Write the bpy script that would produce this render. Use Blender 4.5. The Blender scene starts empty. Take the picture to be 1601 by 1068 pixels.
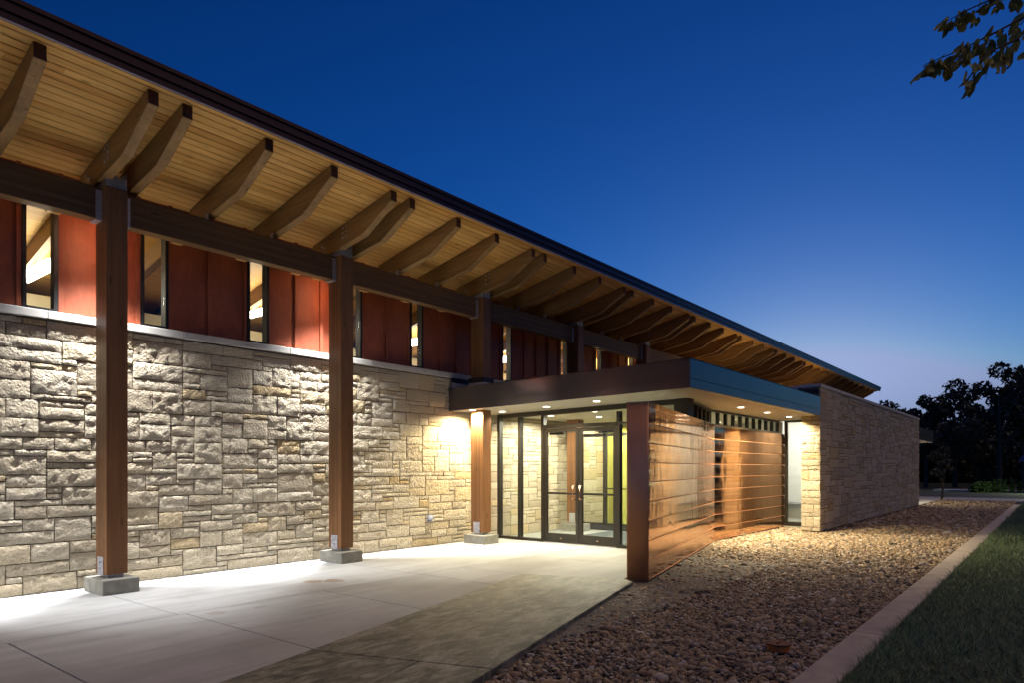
import bpy, math, random
import numpy as np
from mathutils import Vector, Matrix, noise as mnoise
R = math.radians
rnd = random.Random(7)
sc = bpy.context.scene
col = sc.collection

# ------------------------------------------------------------------ camera
TH = R(38.755)
cam_data = bpy.data.cameras.new('camera')
cam = bpy.data.objects.new('camera', cam_data)
col.objects.link(cam)
cam.location = (0, 0, 1.4)
cam.rotation_euler = (R(90), 0, TH - R(90))
cam_data.sensor_width = 36.0
cam_data.lens = 24.0
cam_data.shift_y = 0.1237
cam_data.clip_start = 0.05
cam_data.clip_end = 2000
sc.camera = cam
CS, SN = math.cos(TH), math.sin(TH)

# ------------------------------------------------------------------ dusk sky
world = bpy.data.worlds.new('World')
sc.world = world
world.use_nodes = True
wt = world.node_tree
bg = wt.nodes['Background']
sky = wt.nodes.new('ShaderNodeTexSky')
sky.sky_type = 'NISHITA'
sky.sun_disc = False
sky.sun_elevation = R(2.0)
sky.sun_rotation = R(75)
sky.air_density = 1.0
sky.dust_density = 0.5
sky.ozone_density = 6.0
gam = wt.nodes.new('ShaderNodeGamma')
gam.inputs[1].default_value = 1.34
tint = wt.nodes.new('ShaderNodeMix')
tint.data_type = 'RGBA'
tint.blend_type = 'MULTIPLY'
tint.inputs[0].default_value = 1.0
tint.inputs[7].default_value = (1.14, 1.17, 1.0, 1)
wt.links.new(sky.outputs[0], gam.inputs[0])
wt.links.new(gam.outputs[0], tint.inputs[6])
sep = wt.nodes.new('ShaderNodeSeparateColor')
comb = wt.nodes.new('ShaderNodeCombineColor')
wt.links.new(tint.outputs[2], sep.inputs[0])
for i, k in ((0, 0.47), (1, 0.60)):          # after the sun is gone red and green stay below blue
    mul = wt.nodes.new('ShaderNodeMath'); mul.operation = 'MULTIPLY'; mul.inputs[1].default_value = k
    wt.links.new(sep.outputs[2], mul.inputs[0])
    mn = wt.nodes.new('ShaderNodeMath'); mn.operation = 'SMOOTH_MIN'; mn.inputs[2].default_value = 0.08
    wt.links.new(sep.outputs[i], mn.inputs[0]); wt.links.new(mul.outputs[0], mn.inputs[1])
    mx = wt.nodes.new('ShaderNodeMath'); mx.operation = 'MAXIMUM'; mx.inputs[1].default_value = 0.0
    wt.links.new(mn.outputs[0], mx.inputs[0])
    wt.links.new(mx.outputs[0], comb.inputs[i])
wt.links.new(sep.outputs[2], comb.inputs[2])
wt.links.new(comb.outputs[0], bg.inputs[0])
bg.inputs[1].default_value = 0.2

# soft warm fill lamp added to lift the dusk ambient, apart from the sky
fill_sun_data = bpy.data.lights.new('fill_sun', 'SUN')
fill_sun_data.energy = 0.60
fill_sun_data.color = (1.0, 0.66, 0.38)
fill_sun_data.angle = R(70)
fill_sun = bpy.data.objects.new('fill_sun', fill_sun_data)
col.objects.link(fill_sun)
FILL_AZ, FILL_EL = R(145), R(62)
fill_sun.rotation_euler = Vector((-math.sin(FILL_AZ) * math.cos(FILL_EL), -math.cos(FILL_AZ) * math.cos(FILL_EL), -math.sin(FILL_EL))).to_track_quat('-Z', 'Y').to_euler()

sc.view_settings.view_transform = 'Standard'
sc.view_settings.look = 'None'
sc.view_settings.exposure = 0.0
sc.view_settings.gamma = 1.0
sc.cycles.use_denoising = True
sc.cycles.max_bounces = 7
sc.cycles.diffuse_bounces = 3
sc.cycles.glossy_bounces = 4
sc.cycles.transmission_bounces = 8
sc.cycles.transparent_max_bounces = 12
sc.cycles.caustics_reflective = False
sc.cycles.caustics_refractive = False
sc.cycles.sample_clamp_indirect = 6.0

# ------------------------------------------------------------------ helpers
WORLD = {}


def adopt(o, parent):
    o.parent = parent
    o.matrix_parent_inverse = Matrix.Translation(-WORLD[parent.name])


def link(o, parent=None, loc=(0, 0, 0)):
    col.objects.link(o)
    o.location = loc
    WORLD[o.name] = Vector(loc)
    if parent is not None:
        adopt(o, parent)
    return o


def tag(o, label=None, cat=None, group=None, kind=None):
    if label: o['label'] = label
    if cat: o['category'] = cat
    if group: o['group'] = group
    if kind: o['kind'] = kind
    return o


def thing(name, loc, label, cat, group=None):
    o = bpy.data.objects.new(name, None)
    o.empty_display_size = 0.2
    link(o, None, loc)
    return tag(o, label, cat, group)


class MB:
    def __init__(self):
        self.v, self.f, self.t = [], [], []
        self.tone = 0.5
        self.sm = []

    def add(self, vs, fs, tone=None):
        b = len(self.v)
        self.v += [tuple(p) for p in vs]
        self.t += [self.tone if tone is None else tone] * len(vs)
        self.f += [tuple(b + i for i in q) for q in fs]
        return self

    def hexa(self, p, tone=None):
        return self.add(p, [(0, 3, 2, 1), (4, 5, 6, 7), (0, 1, 5, 4), (1, 2, 6, 5), (2, 3, 7, 6), (3, 0, 4, 7)], tone)

    def box(self, x0, x1, y0, y1, z0, z1, tone=None):
        return self.hexa([(x0, y0, z0), (x1, y0, z0), (x1, y1, z0), (x0, y1, z0),
                          (x0, y0, z1), (x1, y0, z1), (x1, y1, z1), (x0, y1, z1)], tone)

    def prism(self, poly, lo, hi, axis='z', tone=None):
        n = len(poly)
        def P(a, b, h):
            return (a, b, h) if axis == 'z' else ((h, a, b) if axis == 'x' else (a, h, b))
        vs = [P(a, b, lo) for a, b in poly] + [P(a, b, hi) for a, b in poly]
        fs = [tuple(range(n))[::-1], tuple(range(n, 2 * n))]
        fs += [(i, (i + 1) % n, n + (i + 1) % n, n + i) for i in range(n)]
        return self.add(vs, fs, tone)

    def tube(self, pts, rad, n=8, tone=None):
        pts = [Vector(p) for p in pts]
        rings = []
        for i, p in enumerate(pts):
            d = (pts[min(i + 1, len(pts) - 1)] - pts[max(i - 1, 0)]).normalized()
            a = d.cross(Vector((0, 0, 1)))
            if a.length < 1e-3: a = d.cross(Vector((1, 0, 0)))
            a.normalize(); b = d.cross(a)
            r = rad[i] if isinstance(rad, (list, tuple)) else rad
            rings.append([p + (a * math.cos(2 * math.pi * k / n) + b * math.sin(2 * math.pi * k / n)) * r for k in range(n)])
        vs = [q for ring in rings for q in ring]
        fs = []
        for i in range(len(pts) - 1):
            for k in range(n):
                fs.append((i * n + k, i * n + (k + 1) % n, (i + 1) * n + (k + 1) % n, (i + 1) * n + k))
        fs.append(tuple(range(n))[::-1])
        fs.append(tuple((len(pts) - 1) * n + k for k in range(n)))
        return self.add(vs, fs, tone)

    def disc(self, c, r, h, n=20, tone=None):
        return self.prism([(c[0] + r * math.cos(2 * math.pi * k / n), c[1] + r * math.sin(2 * math.pi * k / n)) for k in range(n)], c[2], c[2] + h, 'z', tone)

    def mesh(self, name, mat, smooth=False):
        m = bpy.data.meshes.new(name)
        m.from_pydata(self.v, [], self.f)
        at = m.attributes.new('tone', 'FLOAT', 'POINT')
        at.data.foreach_set('value', self.t)
        if mat: m.materials.append(mat)
        if len(self.sm) == len(m.polygons): m.polygons.foreach_set('use_smooth', self.sm)
        if smooth: m.polygons.foreach_set('use_smooth', [True] * len(m.polygons))
        m.update()
        return m

    def build(self, name, mat, parent=None, kind=None, smooth=False, bevel=0.0, loc=(0, 0, 0)):
        o = bpy.data.objects.new(name, self.mesh(name, mat, smooth))
        if kind: o['kind'] = kind
        link(o, parent, loc)
        if bevel:
            b = o.modifiers.new('bevel', 'BEVEL')
            b.width = bevel; b.segments = 2; b.limit_method = 'ANGLE'
        return o


def fix_normals(o):
    import bmesh
    bm = bmesh.new(); bm.from_mesh(o.data)
    bmesh.ops.recalc_face_normals(bm, faces=bm.faces)
    bm.to_mesh(o.data); bm.free()
    return o


def box(name, mat, parent, x0, x1, y0, y1, z0, z1, bevel=0.0, kind=None, tone=None):
    m = MB()
    m.box(x0, x1, y0, y1, z0, z1, tone)
    return m.build(name, mat, parent, kind, bevel=bevel)


def twin(src, loc, parent):
    o = src.copy()
    o.parent = None
    o.matrix_parent_inverse = Matrix.Identity(4)
    return link(o, parent, loc)


# ------------------------------------------------------------------ materials
def mat_base(name):
    m = bpy.data.materials.new(name)
    m.use_nodes = True
    nt = m.node_tree
    return m, nt, nt.nodes['Principled BSDF']


def N(nt, t, **kw):
    n = nt.nodes.new('ShaderNode' + t)
    for k, v in kw.items():
        setattr(n, k, v)
    return n


def coords(nt, scale=(1, 1, 1), rot=(0, 0, 0)):
    g = N(nt, 'NewGeometry')
    mp = N(nt, 'Mapping')
    mp.inputs['Scale'].default_value = scale
    mp.inputs['Rotation'].default_value = rot
    nt.links.new(g.outputs['Position'], mp.inputs['Vector'])
    return mp.outputs[0]


def noise(nt, vec, scale, detail=4, rough=0.55, dist=0.0):
    n = N(nt, 'TexNoise')
    n.inputs['Scale'].default_value = scale
    n.inputs['Detail'].default_value = detail
    n.inputs['Roughness'].default_value = rough
    n.inputs['Distortion'].default_value = dist
    nt.links.new(vec, n.inputs['Vector'])
    return n.outputs['Fac']


def ramp(nt, fac, stops, interp='LINEAR'):
    r = N(nt, 'ValToRGB')
    r.color_ramp.interpolation = interp
    e = r.color_ramp.elements
    while len(e) < len(stops): e.new(0.5)
    for i, (p, c) in enumerate(stops):
        e[i].position = p
        e[i].color = (c[0], c[1], c[2], 1) if not isinstance(c, (int, float)) else (c, c, c, 1)
    nt.links.new(fac, r.inputs[0])
    return r.outputs[0]


def mixc(nt, a, b, fac, mode='MIX'):
    m = N(nt, 'Mix', data_type='RGBA', blend_type=mode)
    for sock, val in ((m.inputs[0], fac), (m.inputs[6], a), (m.inputs[7], b)):
        if isinstance(val, (int, float)): sock.default_value = val
        elif isinstance(val, tuple): sock.default_value = (val[0], val[1], val[2], 1)
        else: nt.links.new(val, sock)
    return m.outputs[2]


def math_(nt, op, a, b=0.0):
    m = N(nt, 'Math', operation=op)
    for s, v in ((m.inputs[0], a), (m.inputs[1], b)):
        if isinstance(v, (int, float)): s.default_value = v
        else: nt.links.new(v, s)
    return m.outputs[0]


def bump(nt, bs, h, strength=0.5, dist=0.02):
    b = N(nt, 'Bump')
    b.inputs['Strength'].default_value = strength
    b.inputs['Distance'].default_value = dist
    nt.links.new(h, b.inputs['Height'])
    nt.links.new(b.outputs[0], bs.inputs['Normal'])


def tone_attr(nt):
    a = N(nt, 'Attribute', attribute_name='tone')
    return a.outputs['Fac']


def plain(name, c, rough=0.6, metal=0.0, spec=0.5, var=0.12, scale=3.0, bstr=0.0, bscale=40.0, bdist=0.004, sc3=(1, 1, 1)):
    m, nt, bs = mat_base(name)
    v = coords(nt, sc3)
    f = noise(nt, v, scale, 5)
    lo = tuple(x * (1 - var) for x in c); hi = tuple(min(1, x * (1 + var)) for x in c)
    nt.links.new(ramp(nt, f, [(0.3, lo), (0.7, hi)]), bs.inputs['Base Color'])
    bs.inputs['Roughness'].default_value = rough
    bs.inputs['Metallic'].default_value = metal
    bs.inputs['Specular IOR Level'].default_value = spec
    if bstr:
        bump(nt, bs, noise(nt, v, bscale, 4), bstr, bdist)
    return m


def emit(name, c, s):
    m, nt, bs = mat_base(name)
    bs.inputs['Base Color'].default_value = (0.8, 0.8, 0.8, 1)
    bs.inputs['Emission Color'].default_value = (c[0], c[1], c[2], 1)
    bs.inputs['Emission Strength'].default_value = s
    return m


def stone_mat():
    m, nt, bs = mat_base('limestone')
    v = coords(nt)
    t = tone_attr(nt)
    c = ramp(nt, t, [(0.0, (0.46, 0.385, 0.275)), (0.25, (0.57, 0.485, 0.35)), (0.5, (0.61, 0.525, 0.38)),
                     (0.75, (0.63, 0.55, 0.415)), (0.88, (0.59, 0.49, 0.33)), (1.0, (0.55, 0.41, 0.22))])
    big = noise(nt, v, 5.0, 5, 0.6, 0.4)
    c = mixc(nt, c, (0.42, 0.31, 0.17), ramp(nt, big, [(0.56, 0.0), (0.76, 0.4)]))
    fine = noise(nt, v, 38.0, 6, 0.7)
    c = mixc(nt, c, ramp(nt, fine, [(0.3, 0.62), (0.6, 1.0)]), 0.5, 'MULTIPLY')
    nt.links.new(c, bs.inputs['Base Color'])
    bs.inputs['Roughness'].default_value = 0.9
    bs.inputs['Specular IOR Level'].default_value = 0.2
    h1 = noise(nt, v, 21.0, 8, 0.66, 0.8)
    vor = N(nt, 'TexVoronoi')
    vor.inputs['Scale'].default_value = 30.0
    vor.inputs['Detail'].default_value = 2.0
    nt.links.new(v, vor.inputs['Vector'])
    h = math_(nt, 'ADD', math_(nt, 'MULTIPLY', h1, 0.9), math_(nt, 'MULTIPLY', vor.outputs['Distance'], 0.35))
    bump(nt, bs, h, 1.0, 0.027)
    return m


def wood_mat(name, pale, dark, axis='x', gscale=1.0, rough=0.5, knots=True, streak=0.35, lam=None):
    m, nt, bs = mat_base(name)
    k = {'x': (0.9, 26, 26), 'y': (26, 0.9, 26), 'z': (26, 26, 0.9)}[axis]
    v = coords(nt, tuple(a * gscale for a in k))
    t = tone_attr(nt)
    c = ramp(nt, t, [(0.0, dark), (1.0, pale)])
    g = noise(nt, v, 1.6, 6, 0.6, 0.8)
    c = mixc(nt, c, ramp(nt, g, [(0.3, 1.0 - streak), (0.65, 1.05)]), 1.0, 'MULTIPLY')
    if knots:
        k2 = {'x': (2.2, 9, 9), 'y': (9, 2.2, 9), 'z': (9, 9, 2.2)}[axis]
        v2 = coords(nt, k2)
        vo = N(nt, 'TexVoronoi')
        vo.inputs['Scale'].default_value = 0.9
        nt.links.new(v2, vo.inputs['Vector'])
        kn = ramp(nt, vo.outputs['Distance'], [(0.05, 0.3), (0.13, 1.0)])
        c = mixc(nt, c, kn, 0.75, 'MULTIPLY')
    if lam:
        gp = N(nt, 'NewGeometry')
        dt = N(nt, 'VectorMath', operation='DOT_PRODUCT')
        dt.inputs[1].default_value = lam
        nt.links.new(gp.outputs['Position'], dt.inputs[0])
        q = math_(nt, 'DIVIDE', dt.outputs['Value'], 0.038)
        c = mixc(nt, c, ramp(nt, math_(nt, 'FRACT', q), [(0.0, 0.62), (0.07, 1.0)]), 1.0, 'MULTIPLY')
        wn = N(nt, 'TexWhiteNoise', noise_dimensions='1D')
        nt.links.new(math_(nt, 'FLOOR', q), wn.inputs['W'])
        c = mixc(nt, c, ramp(nt, wn.outputs['Value'], [(0.0, 0.78), (1.0, 1.12)]), 1.0, 'MULTIPLY')
    nt.links.new(c, bs.inputs['Base Color'])
    bs.inputs['Roughness'].default_value = rough
    bs.inputs['Specular IOR Level'].default_value = 0.25
    bump(nt, bs, g, 0.15, 0.003)
    return m


def concrete_mat():
    m, nt, bs = mat_base('concrete')
    v = coords(nt)
    a = noise(nt, v, 1.1, 6, 0.6, 0.3)
    c = ramp(nt, a, [(0.3, (0.43, 0.43, 0.415)), (0.5, (0.50, 0.505, 0.495)), (0.72, (0.55, 0.555, 0.55))])
    vs = coords(nt, (0.35, 2.2, 1), (0, 0, R(-3)))
    s = noise(nt, vs, 1.4, 4, 0.5, 0.5)
    c = mixc(nt, c, ramp(nt, s, [(0.42, 0.86), (0.58, 1.0)]), 1.0, 'MULTIPLY')
    f = noise(nt, v, 90.0, 3)
    c = mixc(nt, c, ramp(nt, f, [(0.35, 0.86), (0.6, 1.0)]), 0.6, 'MULTIPLY')
    broom = noise(nt, coords(nt, (1.5, 130, 1)), 1.0, 3, 0.6)
    c = mixc(nt, c, ramp(nt, broom, [(0.35, 0.88), (0.65, 1.04)]), 0.8, 'MULTIPLY')
    grime = noise(nt, coords(nt, (1, 1.6, 1)), 3.2, 7, 0.7, 0.6)
    c = mixc(nt, c, (0.30, 0.28, 0.25), ramp(nt, grime, [(0.58, 0.0), (0.74, 0.5)]))
    specks = noise(nt, v, 28.0, 2, 0.5)
    c = mixc(nt, c, (0.16, 0.15, 0.13), ramp(nt, specks, [(0.70, 0.0), (0.76, 0.6)]))
    # two old rust-brown blots near the second column
    for (x, y, r, k) in ((5.02, 7.16, 0.12, 0.75), (5.22, 7.03, 0.13, 0.75), (3.35, 6.35, 0.10, 0.35), (3.75, 6.28, 0.08, 0.3)):
        g = N(nt, 'NewGeometry')
        d = N(nt, 'VectorMath', operation='DISTANCE')
        d.inputs[1].default_value = (x, y, 0)
        wob = N(nt, 'VectorMath', operation='ADD')
        nn = N(nt, 'TexNoise'); nn.inputs['Scale'].default_value = 9.0
        nt.links.new(g.outputs['Position'], nn.inputs['Vector'])
        sub = N(nt, 'VectorMath', operation='MULTIPLY_ADD')
        sub.inputs[1].default_value = (0.16, 0.16, 0); sub.inputs[2].default_value = (-0.08, -0.08, 0)
        nt.links.new(nn.outputs['Color'], sub.inputs[0])
        nt.links.new(g.outputs['Position'], wob.inputs[0]); nt.links.new(sub.outputs[0], wob.inputs[1])
        nt.links.new(wob.outputs[0], d.inputs[0])
        c = mixc(nt, c, (0.27, 0.19, 0.12), ramp(nt, d.outputs['Value'], [(r * 0.75, k), (r, 0.0)]))
    nt.links.new(c, bs.inputs['Base Color'])
    bs.inputs['Roughness'].default_value = 0.75
    bs.inputs['Specular IOR Level'].default_value = 0.3
    bump(nt, bs, math_(nt, 'ADD', f, broom), 0.35, 0.004)
    return m


def stamped_mat():
    m, nt, bs = mat_base('stamped_concrete')
    v = coords(nt, (1.0, 2.6, 1), (0, 0, R(-20)))
    a = noise(nt, v, 3.4, 8, 0.72, 0.9)
    c = ramp(nt, a, [(0.34, (0.045, 0.045, 0.03)), (0.47, (0.15, 0.147, 0.105)), (0.57, (0.31, 0.30, 0.225)), (0.72, (0.46, 0.45, 0.36))])
    b = noise(nt, coords(nt), 55.0, 4)
    c = mixc(nt, c, ramp(nt, b, [(0.35, 0.7), (0.6, 1.0)]), 0.7, 'MULTIPLY')
    nt.links.new(c, bs.inputs['Base Color'])
    bs.inputs['Roughness'].default_value = 0.62
    h = math_(nt, 'ADD', noise(nt, v, 5.0, 8, 0.7, 0.5), math_(nt, 'MULTIPLY', b, 0.25))
    bump(nt, bs, h, 0.6, 0.02)
    return m


def copper_mat(name, rough, warp, c=(0.90, 0.50, 0.31), metal=1.0, vary=0.35):
    m, nt, bs = mat_base(name)
    v = coords(nt)
    a = noise(nt, v, 2.2, 5, 0.6, 0.5)
    nt.links.new(ramp(nt, a, [(0.3, tuple(x * 0.82 for x in c)), (0.7, c)]), bs.inputs['Base Color'])
    bs.inputs['Metallic'].default_value = metal
    rr = ramp(nt, noise(nt, v, 6.0, 6, 0.7), [(0.35, rough * (1 - vary)), (0.7, rough * (1 + vary))])
    nt.links.new(rr, bs.inputs['Roughness'])
    h = noise(nt, coords(nt, (1, 1, 0.55)), 2.6, 2, 0.4, 0.2)
    bump(nt, bs, h, 1.0, warp)
    return m


def siding_mat():
    m, nt, bs = mat_base('red_siding')
    v = coords(nt)
    blot = noise(nt, coords(nt, (1, 1, 0.6)), 2.3, 5, 0.6, 0.4)
    a = noise(nt, coords(nt, (14, 14, 3)), 2.0, 5, 0.6, 0.5)
    c = ramp(nt, a, [(0.3, (0.31, 0.078, 0.036)), (0.7, (0.42, 0.108, 0.050))])
    c = mixc(nt, c, ramp(nt, blot, [(0.35, 0.74), (0.65, 1.1)]), 1.0, 'MULTIPLY')
    nt.links.new(c, bs.inputs['Base Color'])
    bs.inputs['Roughness'].default_value = 0.55
    w = noise(nt, coords(nt, (70, 70, 30)), 2.0, 3)
    bump(nt, bs, math_(nt, 'ADD', a, math_(nt, 'MULTIPLY', w, 0.5)), 0.3, 0.003)
    return m


def glass_mat():
    m, nt, bs = mat_base('window_glass')
    nt.nodes.remove(bs)
    out = nt.nodes['Material Output']
    tr = N(nt, 'BsdfTransparent'); tr.inputs[0].default_value = (0.94, 0.96, 0.94, 1)
    gl = N(nt, 'BsdfGlossy'); gl.inputs['Roughness'].default_value = 0.0
    fr = N(nt, 'Fresnel')
    gb = N(nt, 'NewGeometry')
    io = N(nt, 'MapRange')                      # same reflectance on both faces of the thin pane
    io.inputs['To Min'].default_value = 1.45; io.inputs['To Max'].default_value = 1 / 1.45
    nt.links.new(gb.outputs['Backfacing'], io.inputs['Value'])
    nt.links.new(io.outputs['Result'], fr.inputs[0])
    mx = N(nt, 'MixShader')
    nt.links.new(fr.outputs[0], mx.inputs[0])
    nt.links.new(tr.outputs[0], mx.inputs[1]); nt.links.new(gl.outputs[0], mx.inputs[2])
    nt.links.new(mx.outputs[0], out.inputs['Surface'])
    return m


def gravel_mat():
    m, nt, bs = mat_base('gravel')
    t = tone_attr(nt)
    c = ramp(nt, t, [(0.0, (0.06, 0.05, 0.042)), (0.2, (0.19, 0.14, 0.09)), (0.45, (0.36, 0.25, 0.135)), (0.65, (0.46, 0.35, 0.205)),
                     (0.82, (0.30, 0.175, 0.085)), (0.92, (0.48, 0.42, 0.34)), (1.0, (0.56, 0.51, 0.44))])
    f = noise(nt, coords(nt), 60.0, 4)
    c = mixc(nt, c, ramp(nt, f, [(0.3, 0.7), (0.65, 1.1)]), 0.7, 'MULTIPLY')
    nt.links.new(c, bs.inputs['Base Color'])
    bs.inputs['Roughness'].default_value = 0.7
    return m


def leaf_mat(name, a, b, rough=0.6):
    m, nt, bs = mat_base(name)
    t = tone_attr(nt)
    nt.links.new(ramp(nt, t, [(0.0, a), (1.0, b)]), bs.inputs['Base Color'])
    bs.inputs['Roughness'].default_value = rough
    bs.inputs['Specular IOR Level'].default_value = 0.25
    return m


M_STONE = stone_mat()
M_MORTAR = plain('mortar', (0.17, 0.13, 0.085), 0.95, var=0.25, scale=20, bstr=0.4)
M_SILL = plain('cut_limestone', (0.56, 0.54, 0.49), 0.8, var=0.08, scale=8, bstr=0.15)
M_CONC = concrete_mat()
M_PED = plain('pedestal_concrete', (0.26, 0.25, 0.21), 0.85, var=0.22, scale=9, bstr=0.35, bscale=60)
M_KERB = plain('kerb_concrete', (0.42, 0.36, 0.30), 0.85, var=0.18, scale=4, bstr=0.35, bscale=70)
M_STAMP = stamped_mat()
M_JOINT = plain('joint_soil', (0.12, 0.11, 0.10), 0.95, var=0.3)
M_BOARD = wood_mat('pine_boards', (0.88, 0.55, 0.185), (0.68, 0.36, 0.095), 'x', 1.0, 0.45)
M_TIMX = wood_mat('stained_timber_beam', (0.20, 0.115, 0.052), (0.17, 0.095, 0.042), 'x', 0.6, 0.5, True, 0.3, (0, 0, 1))
M_TIMY = wood_mat('stained_timber_rafter', (0.36, 0.215, 0.088), (0.31, 0.178, 0.07), 'y', 0.6, 0.5, True, 0.3, (0, 0.22, 1))
M_TIMZ = wood_mat('stained_timber_column', (0.24, 0.115, 0.05), (0.215, 0.10, 0.042), 'z', 0.6, 0.45, True, 0.3, (0, 1, 0))
M_ENDG = plain('timber_end_grain', (0.13, 0.05, 0.03), 0.8, var=0.25, scale=30)
M_STEEL = plain('galvanised_steel', (0.48, 0.48, 0.52), 0.5, 0.35, var=0.25, scale=25)
M_RED = siding_mat()
M_FRAME = plain('dark_bronze_frame', (0.032, 0.028, 0.022), 0.35, 0.3, var=0.2, scale=4)
M_BLACK = plain('black_metal', (0.012, 0.012, 0.013), 0.5, 0.2, var=0.2)
M_GLASS = glass_mat()
M_CANOPY = plain('canopy_metal', (0.13, 0.112, 0.112), 0.18, 0.55, 0.5, var=0.1, scale=1.0)
M_EAVE = plain('eave_metal', (0.035, 0.015, 0.017), 0.3, 0.5, var=0.15, scale=1.2)
M_SOFF = plain('cream_soffit', (0.72, 0.66, 0.52), 0.7, var=0.03)
M_MEMB = plain('roof_membrane', (0.55, 0.50, 0.48), 0.8, var=0.12, scale=5)
M_COPPER = copper_mat('polished_copper', 0.11, 0.008, (0.90, 0.52, 0.29))
M_COPEND = copper_mat('brushed_copper', 0.38, 0.006, (0.88, 0.38, 0.17), 0.3, 0.1)
M_COPCAP = copper_mat('edge_copper', 0.45, 0.004, (0.96, 0.46, 0.23), 0.5, 0.12)
M_GRAVEL = gravel_mat()
M_GBASE = plain('gravel_bed', (0.12, 0.09, 0.065), 0.95, var=0.5, scale=45, bstr=0.8, bscale=50, bdist=0.02)
M_LAWN = plain('lawn_soil', (0.07, 0.085, 0.045), 0.95, var=0.4, scale=8, bstr=0.5, bscale=60)
M_GRASS = leaf_mat('grass_blades', (0.13, 0.19, 0.09), (0.28, 0.36, 0.18))
M_CREAM = plain('cream_plaster', (0.66, 0.57, 0.36), 0.8, var=0.04)
M_WHITE = plain('white_plaster', (0.74, 0.74, 0.70), 0.8, var=0.03)
M_GREEN = plain('lime_plaster', (0.52, 0.50, 0.12), 0.75, var=0.05)
M_TILE = plain('interior_floor', (0.34, 0.36, 0.34), 0.35, var=0.15, scale=3)
M_MAT = plain('entrance_carpet', (0.05, 0.065, 0.07), 0.9, var=0.3, scale=40)
M_STRIP = emit('strip_lamp', (1.0, 0.93, 0.80), 32.0)
M_STRIP2 = emit('strip_lamp_warm', (1.0, 0.80, 0.45), 330.0)
M_LENS = emit('downlight_lens', (1.0, 0.92, 0.72), 9.0)
M_BARK = plain('bark', (0.075, 0.055, 0.04), 0.9, var=0.35, scale=14, bstr=0.8, bscale=25, bdist=0.02)
M_LEAF = leaf_mat('olive_leaf', (0.17, 0.13, 0.03), (0.42, 0.34, 0.08))
M_FAR = leaf_mat('far_foliage', (0.045, 0.05, 0.04), (0.09, 0.095, 0.07))
M_SHRUB = leaf_mat('shrub_leaf', (0.06, 0.11, 0.03), (0.14, 0.2, 0.05))
M_RUST = plain('rusty_iron', (0.15, 0.055, 0.025), 0.7, 0.2, var=0.3, scale=15)
M_ORANGE = plain('orange_plastic', (0.55, 0.16, 0.03), 0.5, var=0.1)
M_ASPH = plain('asphalt', (0.05, 0.05, 0.052), 0.9, var=0.2, scale=12, bstr=0.3)
M_BLUER = plain('blue_metal_roof', (0.06, 0.07, 0.22), 0.4, 0.3, var=0.1)
M_PULL = plain('bronze_pull', (0.70, 0.42, 0.28), 0.2, 1.0, var=0.05)
M_VENT = plain('grey_vent', (0.36, 0.37, 0.40), 0.5, 0.1, var=0.1)
M_TAG = plain('white_plastic', (0.8, 0.8, 0.8), 0.5, var=0.02)


def spot(name, parent, loc, watts, colr, angle=120, blend=0.3, rad=0.04, direction=(0, 0, -1)):
    d = bpy.data.lights.new(name, 'SPOT')
    d.energy = watts; d.color = colr; d.spot_size = R(angle); d.spot_blend = blend; d.shadow_soft_size = rad
    o = bpy.data.objects.new(name, d)
    o.rotation_euler = Vector(direction).to_track_quat('-Z', 'Y').to_euler()
    return link(o, parent, loc)


def project(x, y, z):
    r = x * SN - y * CS
    f = x * CS + y * SN
    if f < 0.1: return None
    return 800.5 + 1067 * r / f, 732 - 1067 * (z - 1.4) / f


# ------------------------------------------------------------------ ground, paths
ground = MB().box(-400, 600, -500, 500, -0.5, -0.10).build('ground', M_LAWN, kind='structure')

EX, EY = 0.9673, 0.2537          # direction of the angled path and copper wing


def stamp_pt(s, w):              # s metres back along the path from its far end, w metres across
    return (7.06 - EX * s + EY * w * 1.36, 5.50 - EY * s - EX * w * 1.0)


def left_edge(x): return 5.50 + (x - 7.06) * EY / EX


pavement = bpy.data.objects.new('pavement', None)
link(pavement, None, (3, 7, 0)); pavement['kind'] = 'structure'
MB().box(-4, 10.4, 3.2, 8.84, -0.10, -0.025).build('joint_bed', M_JOINT, pavement)
G = 0.0045
ups = [-4, -0.1, 3.08, 6.25, 9.42, 10.45]
for a, b in zip(ups[:-1], ups[1:]):
    MB().prism([(a + G, 6.55 + G), (b - G, 6.55 + G), (b - G, 8.84), (a + G, 8.84)], -0.09, 0.0).build('slab', M_CONC, pavement, bevel=0.006)
lows = [-4, -1.4, 0.15, 1.73, 3.15, 4.72, 6.25, 7.06]
for a, b in zip(lows[:-1], lows[1:]):
    MB().prism([(a + G, left_edge(a) + 0.012), (b - G, left_edge(b) + 0.012), (b - G, 6.55 - G), (a + G, 6.55 - G)], -0.09, 0.0).build('slab', M_CONC, pavement, bevel=0.006)
MB().prism([(7.06 + G, 5.512), (7.55, 4.28), (7.66, 4.30), (8.7, 4.55), (8.7, 6.55 - G), (7.06 + G, 6.55 - G)], -0.09, 0.0).build('slab', M_CONC, pavement, bevel=0.006)
MB().prism([(8.7 + 2 * G, 4.55), (10.45, 4.95), (10.45, 6.55 - G), (8.7 + 2 * G, 6.55 - G)], -0.09, 0.0).build('slab', M_CONC, pavement, bevel=0.006)

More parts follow.
